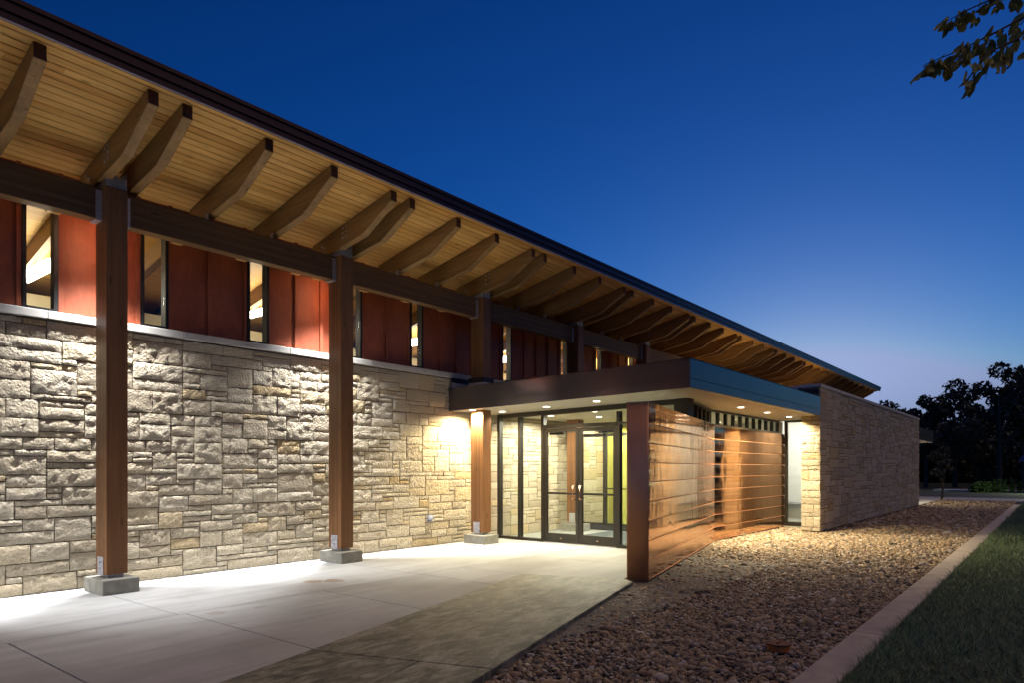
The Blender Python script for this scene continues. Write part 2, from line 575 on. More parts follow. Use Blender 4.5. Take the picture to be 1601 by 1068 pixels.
path = bpy.data.objects.new('stamped_path', None)
link(path, None, (4, 4, 0)); path['kind'] = 'structure'
W = 1.45
def strip(s0, s1, w0, w1, extra=None):
    p = [stamp_pt(s0, w0), stamp_pt(s1, w0), stamp_pt(s1, w1), stamp_pt(s0, w1)]
    if extra: p = p[:3] + extra
    MB().prism(p, -0.09, 0.012).build('slab', M_STAMP, path, bevel=0.008)
strip(4.10 - G, 0.0, 0.0, W, None) if False else None
far = [stamp_pt(0.0, W - 0.10), stamp_pt(0.0, 0.0)]
MB().prism([stamp_pt(4.1 - G, 0.0), stamp_pt(4.1 - G, W), stamp_pt(0.16, W), stamp_pt(0.0, W - 0.12), stamp_pt(0.0, 0.0)], -0.09, 0.012).build('slab', M_STAMP, path, bevel=0.008)
MB().prism([stamp_pt(11, 0.0), stamp_pt(11, W * 0.62 - G), stamp_pt(4.1 + G, W * 0.62 - G), stamp_pt(4.1 + G, 0.0)], -0.09, 0.012).build('slab', M_STAMP, path, bevel=0.008)
MB().prism([stamp_pt(11, W * 0.62 + G), stamp_pt(11, W), stamp_pt(4.1 + G, W), stamp_pt(4.1 + G, W * 0.62 + G)], -0.09, 0.012).build('slab', M_STAMP, path, bevel=0.008)
MB().prism([stamp_pt(11, 0.02), stamp_pt(11, W - 0.02), stamp_pt(0.2, W - 0.02), stamp_pt(0.03, 0.02)], -0.099, -0.02).build('joint_bed', M_JOINT, path)

kerb = bpy.data.objects.new('kerb', None)
link(kerb, None, (10, 1.25, 0)); kerb['kind'] = 'structure'
xs = [-4 + 5.2 * i for i in range(8)]
for a, b in zip(xs[:-1], xs[1:]):
    b = min(b, 35.9)
    MB().box(a + 0.004, b - 0.004, 1.13, 1.38, -0.12, 0.0).build('kerb_block', M_KERB, kerb, bevel=0.012)

MB().box(35.9, 38.9, -40, 12, -0.099, -0.02).build('cross_path', M_CONC, kind='structure')
MB().box(29.45, 35.88, 4.15, 9, -0.099, 0.0).build('side_path', M_CONC, kind='structure')
MB().box(38.9, 46, -60, 40, -0.099, -0.045).build('road', M_ASPH, kind='structure')
MB().box(0, 35.88, 1.38, 5.3, -0.098, -0.055).build('gravel_bed', M_GBASE, kind='structure')
MB().box(-6, 35.88, -12, 1.13, -0.097, -0.03).build('lawn', M_LAWN, kind='structure')


def gravel_top(x):
    if x < 7.58: return 4.12 + (x - 7.58) * EY / EX - 0.03
    if x < 12.72: return 3.99 + (x - 7.68) * 0.241
    if x < 15.9: return 5.2
    return 4.1 if x < 29.45 else 4.15


def icosa():
    t = (1 + 5 ** 0.5) / 2
    v = np.array([(-1, t, 0), (1, t, 0), (-1, -t, 0), (1, -t, 0), (0, -1, t), (0, 1, t), (0, -1, -t), (0, 1, -t), (t, 0, -1), (t, 0, 1), (-t, 0, -1), (-t, 0, 1)], float)
    v /= np.linalg.norm(v[0])
    f = np.array([(0, 11, 5), (0, 5, 1), (0, 1, 7), (0, 7, 10), (0, 10, 11), (1, 5, 9), (5, 11, 4), (11, 10, 2), (10, 7, 6), (7, 1, 8), (3, 9, 4), (3, 4, 2), (3, 2, 6), (3, 6, 8), (3, 8, 9), (4, 9, 5), (2, 4, 11), (6, 2, 10), (8, 6, 7), (9, 8, 1)])
    return v, f


def big_mesh(name, V, F, tone, mat, smooth, parent=None):
    k = F.shape[1]
    m = bpy.data.meshes.new(name)
    m.vertices.add(len(V)); m.vertices.foreach_set('co', V.astype(np.float32).ravel())
    m.loops.add(F.size); m.loops.foreach_set('vertex_index', F.astype(np.int32).ravel())
    m.polygons.add(len(F)); m.polygons.foreach_set('loop_start', np.arange(0, F.size, k, dtype=np.int32))
    m.polygons.foreach_set('use_smooth', np.full(len(F), smooth))
    m.update(calc_edges=True)
    at = m.attributes.new('tone', 'FLOAT', 'POINT'); at.data.foreach_set('value', tone.astype(np.float32))
    m.materials.append(mat)
    o = bpy.data.objects.new(name, m)
    return link(o, parent)


rng = np.random.default_rng(5)
def scatter_gravel():
    pts = []
    for (x0, x1, dens, size) in ((0.5, 10, 2100, 0.0152), (10, 17, 1500, 0.0178), (17, 35.8, 600, 0.026)):
        n = int((x1 - x0) * 3.9 * dens)
        x = rng.uniform(x0, x1, n); y = rng.uniform(1.40, 5.25, n)
        top = np.array([gravel_top(a) for a in x])
        ok = y < top - 0.01
        ok |= (x > 15.9) & (x < 16.95) & (y > 4.52) & (y < 5.2)
        ok &= (x * SN - y * CS) / np.maximum(0.1, x * CS + y * SN) < 1.1
        x, y = x[ok], y[ok]
        pts.append(np.stack([x, y, np.full(len(x), size)], 1))
    P = np.concatenate(pts)
    n = len(P)
    v, f = icosa()
    s = P[:, 2] * rng.lognormal(-0.04, 0.40, n)
    S = np.stack([s * rng.uniform(0.9, 1.5, n), s * rng.uniform(0.75, 1.1, n), s * rng.uniform(0.45, 0.85, n)], 1)
    jit = 1 + rng.uniform(-0.16, 0.16, (n, 12, 1))
    V = v[None] * jit * S[:, None, :]
    a = rng.uniform(0, 6.283, n); tl = rng.normal(0, 0.35, n)
    ca, sa, ct, st = np.cos(a), np.sin(a), np.cos(tl), np.sin(tl)
    x = V[..., 0] * ct[:, None] - V[..., 2] * st[:, None]
    z = V[..., 0] * st[:, None] + V[..., 2] * ct[:, None]
    y = V[..., 1]
    V = np.stack([x * ca[:, None] - y * sa[:, None], x * sa[:, None] + y * ca[:, None], z], 2)
    V[..., 0] += P[:, 0:1]; V[..., 1] += P[:, 1:2]
    V[..., 2] += (-0.045 + rng.uniform(-0.006, 0.016, n))[:, None]
    F = (f[None] + (np.arange(n) * 12)[:, None, None]).reshape(-1, 3)
    tone = np.repeat(rng.uniform(0, 1, n), 12)
    o = big_mesh('gravel', V.reshape(-1, 3), F, tone, M_GRAVEL, True)
    tag(o, 'brown and tan pebble gravel bed between copper wall and kerb', 'gravel', kind='stuff')
scatter_gravel()


def scatter_grass():
    n = 95000
    x = 2.5 + rng.uniform(0, 1, n) ** 1.7 * 33
    y = 1.13 - rng.uniform(0, 1, n) ** 1.3 * (1.4 + 0.10 * x)
    h = rng.uniform(0.025, 0.06, n) * (1 + 0.02 * x)
    w = rng.uniform(0.002, 0.0045, n) * (1 + 0.06 * x)
    a = rng.uniform(0, 6.283, n)
    lx, ly = rng.normal(0, 0.04, n), rng.normal(0, 0.04, n)
    dx, dy = np.cos(a) * w, np.sin(a) * w
    z0 = np.full(n, -0.03)
    F = np.arange(3 * n).reshape(-1, 3)
    patch = 0.5 + 0.3 * np.sin(x * 1.7 + y * 3.1) * np.sin(x * 0.6 - y * 2.3) + 0.25 * np.sin(x * 7.3 + 2 * np.sin(y * 9)) * np.sin(y * 11 + x * 2.1)
    h *= 0.75 + 0.7 * np.clip(patch, 0, 1)
    V = np.stack([np.stack([x - dx, y - dy, z0], 1), np.stack([x + dx, y + dy, z0], 1), np.stack([x + lx, y + ly, z0 + h], 1)], 1).reshape(-1, 3)
    tone = np.repeat(np.clip(patch + rng.normal(0, 0.25, n), 0, 1), 3)
    o = big_mesh('grass', V, F, tone, M_GRASS, False)
    tag(o, 'short dark green lawn grass beside the kerb', 'grass', kind='stuff')
scatter_grass()


# ------------------------------------------------------------------ random ashlar stonework
def pack(width, height, cw, ch, seed):
    r = random.Random(seed)
    nx, nz = int(round(width / cw)), int(round(height / ch))
    occ = [[False] * nx for _ in range(nz)]
    out = []
    sizes = [(3, 1), (4, 1), (5, 1), (6, 1), (8, 1), (10, 1), (3, 2), (4, 2), (5, 2), (6, 2), (8, 2), (10, 2), (4, 3), (5, 3), (7, 3), (8, 3), (5, 4), (6, 4), (8, 4)]
    wts = [1.2, 2, 3, 3, 2.5, 1.5, 2, 4, 7, 8, 6, 3, 2.5, 5, 5, 3.5, 2, 3, 2.2]
    for j in range(nz):
        for i in range(nx):
            if occ[j][i]: continue
            gap = 0
            while i + gap < nx and not occ[j][i + gap]: gap += 1
            best = None
            for _ in range(12):
                w, h = r.choices(sizes, wts)[0]
                h = min(h, nz - j)
                if w > gap or gap - w == 1: continue
                if all(not occ[j + b][i + a] for b in range(h) for a in range(w)):
                    best = (w, h); break
            if best is None:
                w = gap if gap <= 5 else 3
                best = (w, 1)
            w, h = best
            for b in range(h):
                for a in range(w): occ[j + b][i + a] = True
            out.append((i * cw, j * ch, w * cw, h * ch))
    return out


def pack_narrow(width, height, seed):
    r = random.Random(seed)
    z, out = 0.0, []
    while z < height - 0.02:
        h = r.choice([0.085, 0.12, 0.15, 0.19, 0.23])
        if height - z - h < 0.07: h = height - z
        k = r.random()
        if k < 0.25: cuts = [0, width]
        elif k < 0.8: cuts = [0, width * r.uniform(0.32, 0.68), width]
        else: cuts = [0, width * r.uniform(0.2, 0.35), width * r.uniform(0.6, 0.75), width]
        for a, b in zip(cuts[:-1], cuts[1:]):
            out.append((a, z, b - a, h))
        z += h
    return out


def stone_geo(m, rect, place, seed, proud, rough, fade=0):
    r = random.Random(seed)
    u0, v0, w, h = rect
    g = 0.0060
    a0, a1, b0, b1 = u0 + g, u0 + w - g, v0 + g, v0 + h - g
    nx = max(4, min(16, int(w / 0.034))); nz = max(3, min(9, int(h / 0.03)))
    off = Vector((r.uniform(0, 50), r.uniform(0, 50), r.uniform(0, 50)))
    smooth = r.random() < 0.25
    amp = rough * (0.4 if smooth else 1.0)
    base = proud + r.uniform(-0.005, 0.006)
    vs, fs = [], []
    for k in range(nz + 1):
        for i in range(nx + 1):
            fu, fv = i / nx, k / nz
            u = a0 + (a1 - a0) * fu; v = b0 + (b1 - b0) * fv
            edge = i in (0, nx) or k in (0, nz)
            if edge:
                d = base - 0.003 + r.uniform(-0.003, 0.003)
                u += r.uniform(-0.003, 0.003); v += r.uniform(-0.003, 0.003)
            else:
                u += r.uniform(-0.3, 0.3) * (a1 - a0) / nx; v += r.uniform(-0.3, 0.3) * (b1 - b0) / nz
                nn = 0.45 - abs(mnoise.noise(Vector((u * 8, v * 10, 0)) + off)) * 1.6 + mnoise.noise(Vector((u * 24, v * 26, 3)) + off) * 0.7
                e = min(1.0, min(fu, 1 - fu) * w / 0.035, min(fv, 1 - fv) * h / 0.03)
                d = base + 0.001 + amp * nn * e
            vs.append(place(u, v, d))
    row = nx + 1
    for k in range(nz):
        for i in range(nx):
            q = (k * row + i, k * row + i + 1, (k + 1) * row + i + 1, (k + 1) * row + i)
            fs.append(q)
    ring = [i for i in range(row)] + [k * row + nx for k in range(1, nz + 1)] + [nz * row + i for i in range(nx - 1, -1, -1)] + [k * row for k in range(nz - 1, 0, -1)]
    m.add(vs, fs, None)
    t = r.random()
    m.t[-len(vs):] = [t] * len(vs)
    m.sm += [True] * len(fs) + [False] * len(ring)
    vs, fs = [vs[q] for q in ring], []
    ring_n = list(range(len(ring)))
    b = len(vs)
    for q in ring:
        u = a0 + (a1 - a0) * ((q % row) / nx); v = b0 + (b1 - b0) * ((q // row) / nz)
        vs.append(place(u, v, -0.004))
    n = len(ring)
    for i in range(n):
        fs.append((i, b + i, b + (i + 1) % n, (i + 1) % n))
    m.add(vs, fs, t)


def ashlar(parent, width, height, place, seed, limit, cw=0.076, ch=0.0695, proud=0.022, rough=0.013, region=None):
    rects = pack_narrow(width, height, seed) if width < 1 else pack(width, height, cw, ch, seed)
    scored = []
    for k, q in enumerate(rects):
        if region and not region(q): continue
        pr = [project(*place(q[0] + a * q[2], q[1] + b * q[3], 0)) for a, b in ((0, 0), (1, 0), (1, 1), (0, 1))]
        area = 0
        if all(pr):
            if max(p[0] for p in pr) > 0 and min(p[0] for p in pr) < 1601 and max(p[1] for p in pr) > 0:
                area = abs(sum(pr[i][0] * pr[(i + 1) % 4][1] - pr[(i + 1) % 4][0] * pr[i][1] for i in range(4))) / 2
        scored.append((area, k, q))
    scored.sort(key=lambda s: -s[0])
    rest = MB()
    for i, (area, k, q) in enumerate(scored):
        if i < limit and area > 60:
            m = MB(); stone_geo(m, q, place, seed * 1000 + k, proud, rough)
            m.build('stone', M_STONE, parent, smooth=False)
        else:
            stone_geo(rest, q, place, seed * 1000 + k, proud, rough)
    if rest.v:
        o = rest.build('stonework', M_STONE, parent)
        o['kind'] = 'stuff'


# ------------------------------------------------------------------ the main hall
hall = thing('timber_hall', (6, 9, 0), 'long timber and limestone hall with deep pine eaves and red clerestory', 'building')
WY = 8.87
wall = box('stone_wall', M_MORTAR, hall, -6, 38, WY, 9.12, -0.1, 3.07)
ashlar(wall, 20.0, 3.06, lambda u, v, d: (-3.0 + u, WY - d, v), 3, 300)
# sill of cut stone
sx = [-6, -3.4, -1.4, 0.5, 1.15, 2.70, 4.22, 5.78, 7.32, 8.86, 10.4, 12, 13.6, 15.2, 17]
for a, b in zip(sx[:-1], sx[1:]):
    box('sill_stone', M_SILL, hall, a + 0.002, b - 0.002, 8.812, 9.0, 3.075, 3.165, bevel=0.006)
box('sill_stone', M_SILL, hall, 17.002, 38, 8.812, 9.0, 3.075, 3.165)
# red board-and-batten siding with narrow windows
SY = 8.96
wins = [(2.49, 2.84), (3.74, 4.08), (5.17, 5.51), (6.86, 7.20), (8.26, 8.58), (10.80, 11.12), (12.88, 13.20), (14.40, 14.72), (0.55, 0.89), (-0.9, -0.56)] + [(16.0 + 1.55 * i, 16.34 + 1.55 * i) for i in range(14)]
wins.sort()
edges = [-6] + [e for w in wins for e in w] + [38]
for i in range(0, len(edges), 2):
    a, b = edges[i], edges[i + 1]
    box('siding_panel', M_RED, hall, a, b, SY, SY + 0.04, 3.165, 4.95)
    box('batten', M_RED, hall, a + 0.002, a + 0.052, SY - 0.022, SY + 0.002, 3.167, 4.8, bevel=0.003)
    box('batten', M_RED, hall, b - 0.052, b - 0.002, SY - 0.022, SY + 0.002, 3.167, 4.8, bevel=0.003)
    n = int((b - a) / 0.42)
    for k in range(1, n):
        x = a + (b - a) * k / n
        if x > 16: break
        box('batten', M_RED, hall, x - 0.026, x + 0.026, SY - 0.032, SY + 0.002, 3.167, 4.8, bevel=0.003)
for a, b in wins:
    f = MB()
    f.box(a + 0.002, a + 0.042, SY - 0.03, SY + 0.09, 3.167, 4.6)
    f.box(b - 0.042, b - 0.002, SY - 0.03, SY + 0.09, 3.167, 4.6)
    f.box(a + 0.044, b - 0.044, SY - 0.03, SY + 0.09, 3.167, 3.215)
    f.box(a + 0.044, b - 0.044, SY - 0.03, SY + 0.09, 4.55, 4.6)
    w = f.build('window', M_BLACK, hall)
    box('pane', M_GLASS, w, a + 0.043, b - 0.043, SY + 0.015, SY + 0.021, 3.216, 4.549)
    box('head_panel', M_RED, hall, a + 0.002, b - 0.002, SY + 0.001, SY + 0.04, 4.601, 4.95)
for x in (2.78, 4.17, 5.06, 5.93, 6.29, 7.21, 8.10, 9.0):
    box('blocking', M_BOARD, hall, x - 0.07, x + 0.07, 8.80, SY - 0.024, 4.30, 4.36, bevel=0.003)

# timber columns on concrete pedestals, every 3.17 m
PER = 3.17
colx = [3.09 + PER * k for k in range(-1, 11)]
pm = MB().box(-0.085, 0.305, -0.12, 0.40, -0.1, 0.165).build('pedestal', M_PED, hall, bevel=0.012, loc=(colx[0], 8.25, 0))
cm = MB(); cm.box(0, 0.225, 0, 0.30, 0.205, 4.55)
cm = cm.build('column', M_TIMZ, hall, bevel=0.008, loc=(colx[0], 8.25, 0))
def column_bits(c, x):
    b = MB()
    b.box(0.03, 0.195, 0.04, 0.26, 0.165, 0.204)
    b.box(-0.006, -0.001, 0.085, 0.235, 0.19, 0.40)
    b.build('base_plate', M_STEEL, c, loc=(x, 8.25, 0))
    for zz in (0.27, 0.34):
        b = MB(); b.tube([(-0.02, 0.16, zz), (-0.006, 0.16, zz)], 0.016, 8)
        b.build('bolt', M_STEEL, c, loc=(x, 8.25, 0))
    b = MB()
    b.box(0.0, 0.225, 0.02, 0.28, 4.551, 4.563)
    b.box(0.10, 0.115, 0.03, 0.27, 4.564, 4.74)
    b.box(0.004, 0.012, 0.02, 0.28, 4.564, 4.74)
    b.box(0.213, 0.221, 0.02, 0.28, 4.564, 4.74)
    b.box(0.013, 0.099, 0.27, 0.278, 4.564, 4.74)
    b.box(0.116, 0.212, 0.27, 0.278, 4.564, 4.74)
    b.box(0.013, 0.099, 0.02, 0.026, 4.564, 4.68)
    b.box(0.116, 0.212, 0.02, 0.026, 4.564, 4.68)
    b.build('saddle_bracket', M_STEEL, c, loc=(x, 8.25, 0))
for i, x in enumerate(colx):
    if i:
        twin(pm, (x, 8.25, 0), hall)
        c = twin(cm, (x, 8.25, 0), hall)
    else:
        c = cm
    if i < 6: column_bits(c, x)
BY0, BY1, BZ0, BZ1 = 8.37, 8.53, 4.19, 4.54
for a, b in zip(colx[:-1], colx[1:]):
    o = box('beam', M_TIMX, hall, a + 0.227, b - 0.002, BY0, BY1, BZ0, BZ1, bevel=0.006)
    if b < 16:
        h = MB()
        h.box(b - 0.067, b - 0.001, BY0 - 0.008, BY0 - 0.001, BZ0 - 0.008, BZ1 - 0.03)
        h.box(b - 0.067, b - 0.001, BY0 - 0.008, BY1 + 0.008, BZ0 - 0.016, BZ0 - 0.0085)
        h.build('beam_hanger', M_STEEL, o)
        h = MB()
        h.box(a + 0.228, a + 0.294, BY0 - 0.008, BY0 - 0.001, BZ0 - 0.008, BZ1 - 0.03)
        h.box(a + 0.228, a + 0.294, BY0 - 0.008, BY1 + 0.008, BZ0 - 0.016, BZ0 - 0.0085)
        h.build('beam_hanger', M_STEEL, o)

# eave: soffit boards, rafters, fascia
SL = (5.21 - 4.81) / (8.84 - 7.12)
def soff(y): return 5.21 - (y - 7.12) * SL
MB().prism([(6.99, soff(6.99) + 0.03), (9.2, soff(9.2) + 0.03), (9.2, soff(9.2) + 0.16), (6.99, soff(6.99) + 0.13)], -6, 37.9, 'x').build('roof_deck', M_EAVE, hall)
soffit = box('soffit', M_JOINT, hall, -6, 37.85, 7.0, 7.02, soff(7.0) + 0.022, soff(7.0) + 0.029)
rw = 0.099
y = 7.0
rr = random.Random(11)
while y < 8.93:
    x = -4 - rr.random() * 2
    while x < 37.8:
        L = rr.choice([2.4, 3.0, 3.6, 4.2, 4.8]) if x < 16 else 7.3
        x1 = min(x + L, 37.8)
        a, b = y + 0.003, y + rw - 0.003
        m = MB()
        m.prism([(a, soff(a) + 0.009), (a + 0.007, soff(a + 0.007)), (b - 0.007, soff(b - 0.007)), (b, soff(b) + 0.009), (b, soff(b) + 0.027), (a, soff(a) + 0.027)], x + 0.0015, x1 - 0.0015, 'x', rr.random())
        fix_normals(m.build('board', M_BOARD, soffit))
        x = x1
    y += rw

def rafter_mesh():
    prof = [(7.12, soff(7.12) - 0.001), (7.12, 5.062), (7.73, 4.725), (8.9, 4.725 - (8.9 - 7.73) * 0.17), (8.9, soff(8.9) - 0.001)]
    m = MB(); m.prism(prof, 0.0, 0.108, 'x')
    o = m.build('rafter', M_TIMY, hall, bevel=0.006)
    return fix_normals(o)
raf = rafter_mesh()
xs = []
for k in range(-2, 12):
    for d in (0.0, 0.345, 1.29, 2.2):
        xs.append(3.047 + 3.18 * k + d)
xs = [x for x in xs if -3 < x < 37.5]
first = True
for x in xs:
    if first:
        r_ = raf; r_.location = (x, 0, 0); WORLD[r_.name] = Vector((x, 0, 0)); first = False
    else:
        r_ = twin(raf, (x, 0, 0), hall)
    if x < 22:
        box('end_grain', M_ENDG, r_, x + 0.006, x + 0.102, 7.117, 7.1195, 5.068, soff(7.12) - 0.007)
    k = (x - 3.047) / 3.18
    if abs(k - round(k)) < 0.02 and -0.5 < k < 4.5:
        for (by, bz) in ((8.08, 4.78), (8.08, 4.85), (8.08, 4.92), (8.16, 4.765), (8.16, 4.835), (8.16, 4.905), (8.60, 4.70), (8.66, 4.735)):
            b = MB(); b.tube([(x - 0.014, by, bz), (x + 0.002, by, bz)], 0.015, 8)
            b.build('bolt', M_STEEL, r_)
    elif x < 17 and abs((x - 3.047 - 0.345) / 3.18 - round((x - 3.047 - 0.345) / 3.18)) > 0.02:
        box('clip', M_STEEL, r_, x - 0.012, x - 0.002, 8.40, 8.47, 4.545, 4.63)
f = MB()
f.prism([(6.975, 5.205), (6.99, 5.205), (6.99, 5.30), (6.975, 5.30)], -6, 38, 'x')
f.prism([(6.955, 5.285), (6.974, 5.285), (6.974, 5.385), (6.955, 5.385)], -6, 38, 'x')
f.prism([(6.935, 5.372), (6.954, 5.372), (6.954, 5.40), (6.935, 5.40)], -6, 38, 'x')
f.prism([(6.935, 5.4005), (7.3, 5.335), (7.3, 5.345), (6.935, 5.412)], -6, 38, 'x')
fix_normals(f.build('fascia', M_EAVE, hall))
box('drip_edge', M_STEEL, hall, -6, 38, 6.968, 6.974, 5.198, 5.212)
MB().prism([(6.9912, 5.205), (7.0, 5.205), (7.0, soff(7.0) + 0.02), (6.9912, soff(7.0) + 0.03)], -6, 37.9, 'x').build('eave_trim', M_TIMX, hall)
MB().prism([(7.02, soff(7.02) + 0.01), (9.2, soff(9.2) + 0.01), (9.2, 5.05), (7.02, 5.33)], 37.9, 37.95, 'x').build('gable_trim', M_EAVE, hall)
# inside the hall, seen through the clerestory
MB().prism([(9.01, soff(9.0)), (13.0, soff(13.0)), (13.0, soff(13) + 0.05), (9.01, soff(9.0) + 0.05)], -6, 38, 'x').build('ceiling', M_BOARD, hall)
for x in xs:
    if x < 16 and abs(((x - 3.047) / 3.18) % 1 - 0.1085) > 0.01:
        MB().prism([(9.02, soff(9.02) - 0.002), (9.02, 4.50), (12.98, 3.62), (12.98, soff(12.98) - 0.002)], x, x + 0.108, 'x').build('inner_rafter', M_TIMY, hall)
box('back_wall', M_CREAM, hall, -6, 38, 13.0, 13.1, -0.1, 4.2)
box('bulkhead', M_CREAM, hall, -6, 38, 11.6, 11.7, -0.1, 3.93)
box('inner_floor', M_TILE, hall, -6, 38, 9.13, 13.0, -0.1, 0.0)
box('end_wall', M_CREAM, hall, -6.1, -6.001, 8.87, 13.1, -0.1, 5.3)
box('end_wall', M_CREAM, hall, 38.001, 38.1, 8.87, 13.1, -0.1, 5.0)

strips = ((3.13, 'nearest the leftmost column'), (6.30, 'behind the second clerestory column'), (9.97, 'behind the clerestory above the stone wall end'), (12.96, 'behind the clerestory above the canopy'))
strips += tuple((16.1 + 3.17 * i, 'hidden past the entrance canopy') for i in range(7))
for x, w in strips:
    zz = 4.0 if x < 8 else (4.06 if x < 15 else 3.55)
    ya, yb, ms = (9.95, 11.25, M_STRIP) if x < 15 else (9.3, 10.4, M_STRIP2)
    t = thing('strip_light', (x, 10.6, 4.0), 'bright pendant strip lamp inside the hall ' + w, 'lamp', 'strip lamps inside the hall')
    box('lamp_tube', ms, t, x - 0.09, x + 0.09, ya, yb, zz - (0.05 if 8 < x < 15 else 0), zz + 0.05)
    box('housing', M_TAG, t, x - 0.025, x + 0.025, ya - 0.05, yb + 0.05, zz + 0.051, zz + 0.09)
    m = MB(); m.tube([(x, ya + 0.1, zz + 0.085), (x, ya + 0.1, soff(ya + 0.1))], 0.006, 6); m.tube([(x, yb - 0.15, zz + 0.085), (x, yb - 0.15, soff(yb - 0.15) + 0.03)], 0.006, 6)
    m.build('hanger', M_TAG, t)

# flood lamps hidden behind the beam at the columns
for i, w in ((0, 'beyond the left picture edge'), (1, 'behind the leftmost timber column'), (2, 'behind the middle timber column')):
    x = colx[i] + 0.11
    t = thing('flood_lamp', (x, 8.61, 4.3), 'small black shielded flood lamp ' + w, 'lamp', 'flood lamps under the eave')
    m = MB(); m.box(x - 0.09, x + 0.09, 8.562, 8.66, 4.315, 4.40); m.box(x - 0.02, x + 0.02, 8.552, 8.5615, 4.33, 4.39)
    m.build('housing', M_BLACK, t, bevel=0.004)
    box('lens', M_LENS, t, x - 0.06, x + 0.06, 8.58, 8.645, 4.311, 4.3145)
    spot('flood_light', t, (x, 8.61, 4.295), 3250, (0.97, 0.975, 1.0), 113, 1.0, 0.045, (0, -0.56, -1))

v = thing('wall_vent', (8.66, 8.83, 0.48), 'small grey half round vent cover low on the stone wall', 'vent')
m = MB()
ringn = 10
vs, fs = [], []
for k in range(ringn + 1):
    a = math.pi * k / ringn
    vs += [(8.66 + 0.055 * math.cos(a), 8.838, 0.47 + 0.075 * math.sin(a)), (8.66 + 0.04 * math.cos(a), 8.76, 0.47 + 0.05 * math.sin(a))]
for k in range(ringn):
    fs.append((2 * k, 2 * k + 1, 2 * k + 3, 2 * k + 2))
fs.append(tuple(2 * k + 1 for k in range(ringn + 1)))
m.add(vs, fs)
m.box(8.60, 8.72, 8.835, 8.845, 0.42, 0.56)
m.build('hood', M_VENT, v, smooth=False)

# ------------------------------------------------------------------ entrance canopy
canopy = thing('entrance_canopy', (9.15, 6, 0), 'flat dark bronze metal canopy with recessed downlights over the glass entrance', 'canopy')
CX0, CX1, CY0, CY1 = 9.15, 15.92, 4.10, 8.86
def cz(y, base): return base - (y - CY0) * 0.0205
ZB, ZT = 2.545, 2.955
def slab(name, mat, x0, x1, y0, y1, b, t, parent=canopy, bevel=0):
    m = MB()
    m.hexa([(x0, y0, cz(y0, b)), (x1, y0, cz(y0, b)), (x1, y1, cz(y1, b)), (x0, y1, cz(y1, b)), (x0, y0, cz(y0, t)), (x1, y0, cz(y0, t)), (x1, y1, cz(y1, t)), (x0, y1, cz(y1, t))])
    return m.build(name, mat, parent, bevel=bevel)
slab('core', M_BLACK, CX0 + 0.02, 17.2, CY0 + 0.02, CY1 - 0.03, ZB + 0.03, ZT - 0.03)
fy = [4.10, 5.15, 7.0, 8.86]
for a, b in zip(fy[:-1], fy[1:]):
    slab('fascia_panel', M_CANOPY, CX0, CX0 + 0.018, a + 0.001, b - 0.001, ZB + 0.137, ZT)
slab('fascia_panel', M_CANOPY, CX0, CX0 + 0.018, 4.101, 8.859, ZB, ZB + 0.13)
fx = [9.17, 9.60, 12.9, 15.92]
for a, b in zip(fx[:-1], fx[1:]):
    slab('fascia_panel', M_CANOPY, a + 0.003, b - 0.003, CY0, CY0 + 0.018, ZB + 0.137, ZT)
slab('fascia_panel', M_CANOPY, 9.171, 15.918, CY0, CY0 + 0.018, ZB, ZB + 0.13)
slab('soffit', M_SOFF, CX0 + 0.019, 17.19, CY0 + 0.019, CY1 - 0.01, ZB + 0.006, ZB + 0.028)
slab('roof_membrane', M_MEMB, CX0 + 0.03, 15.9, CY0 + 0.03, CY1 - 0.02, ZT - 0.029, ZT - 0.01)
slab('parapet_cap', M_BLACK, CX0 - 0.006, CX0 + 0.10, CY0 - 0.006, CY1, ZT + 0.001, ZT + 0.012)
slab('parapet_cap', M_BLACK, CX0 + 0.101, CX1, CY0 - 0.006, CY0 + 0.10, ZT + 0.001, ZT + 0.012)
# membrane turned up against the stone wall, the column and the stone wing
box('wall_flashing', M_MEMB, canopy, 9.2, 15.9, 8.79, 8.815, 2.78, 2.98)
box('counter_flashing', M_BLACK, canopy, 9.17, 15.9, 8.775, 8.81, 2.981, 3.07)
box('column_flashing', M_MEMB, canopy, 9.40, 9.685, 8.22, 8.58, 2.80, 2.97)
box('column_collar', M_BLACK, canopy, 9.395, 9.69, 8.215, 8.585, 2.971, 3.06)
box('wing_flashing', M_MEMB, canopy, 15.86, 15.89, 4.3, 8.7, 2.80, 3.02)
box('wing_counter_flashing', M_BLACK, canopy, 15.84, 15.895, 4.12, 8.7, 3.021, 3.13)

DL = [(9.31, 8.40), (9.92, 8.20), (9.82, 7.10), (9.72, 6.0), (12.65, 4.66), (14.18, 4.68), (15.7, 4.70)]
for i, (x, y) in enumerate(DL):
    z = cz(y, ZB) + 0.004
    m = MB(); m.disc((x, y, z - 0.007), 0.075, 0.008, 24)
    d = m.build('downlight', M_TAG, canopy)
    m = MB(); m.disc((x, y, z - 0.011), 0.056, 0.0035, 20)
    m.build('lens', M_LENS, d)
    spot('downlight_beam', d, (x, y, z - 0.016), (520, 230, 230, 190)[i] if i < 4 else (850, 850, 520)[i - 4], (1.0, 0.84, 0.54), 170 if i == 0 else 150, 0.6, 0.045)

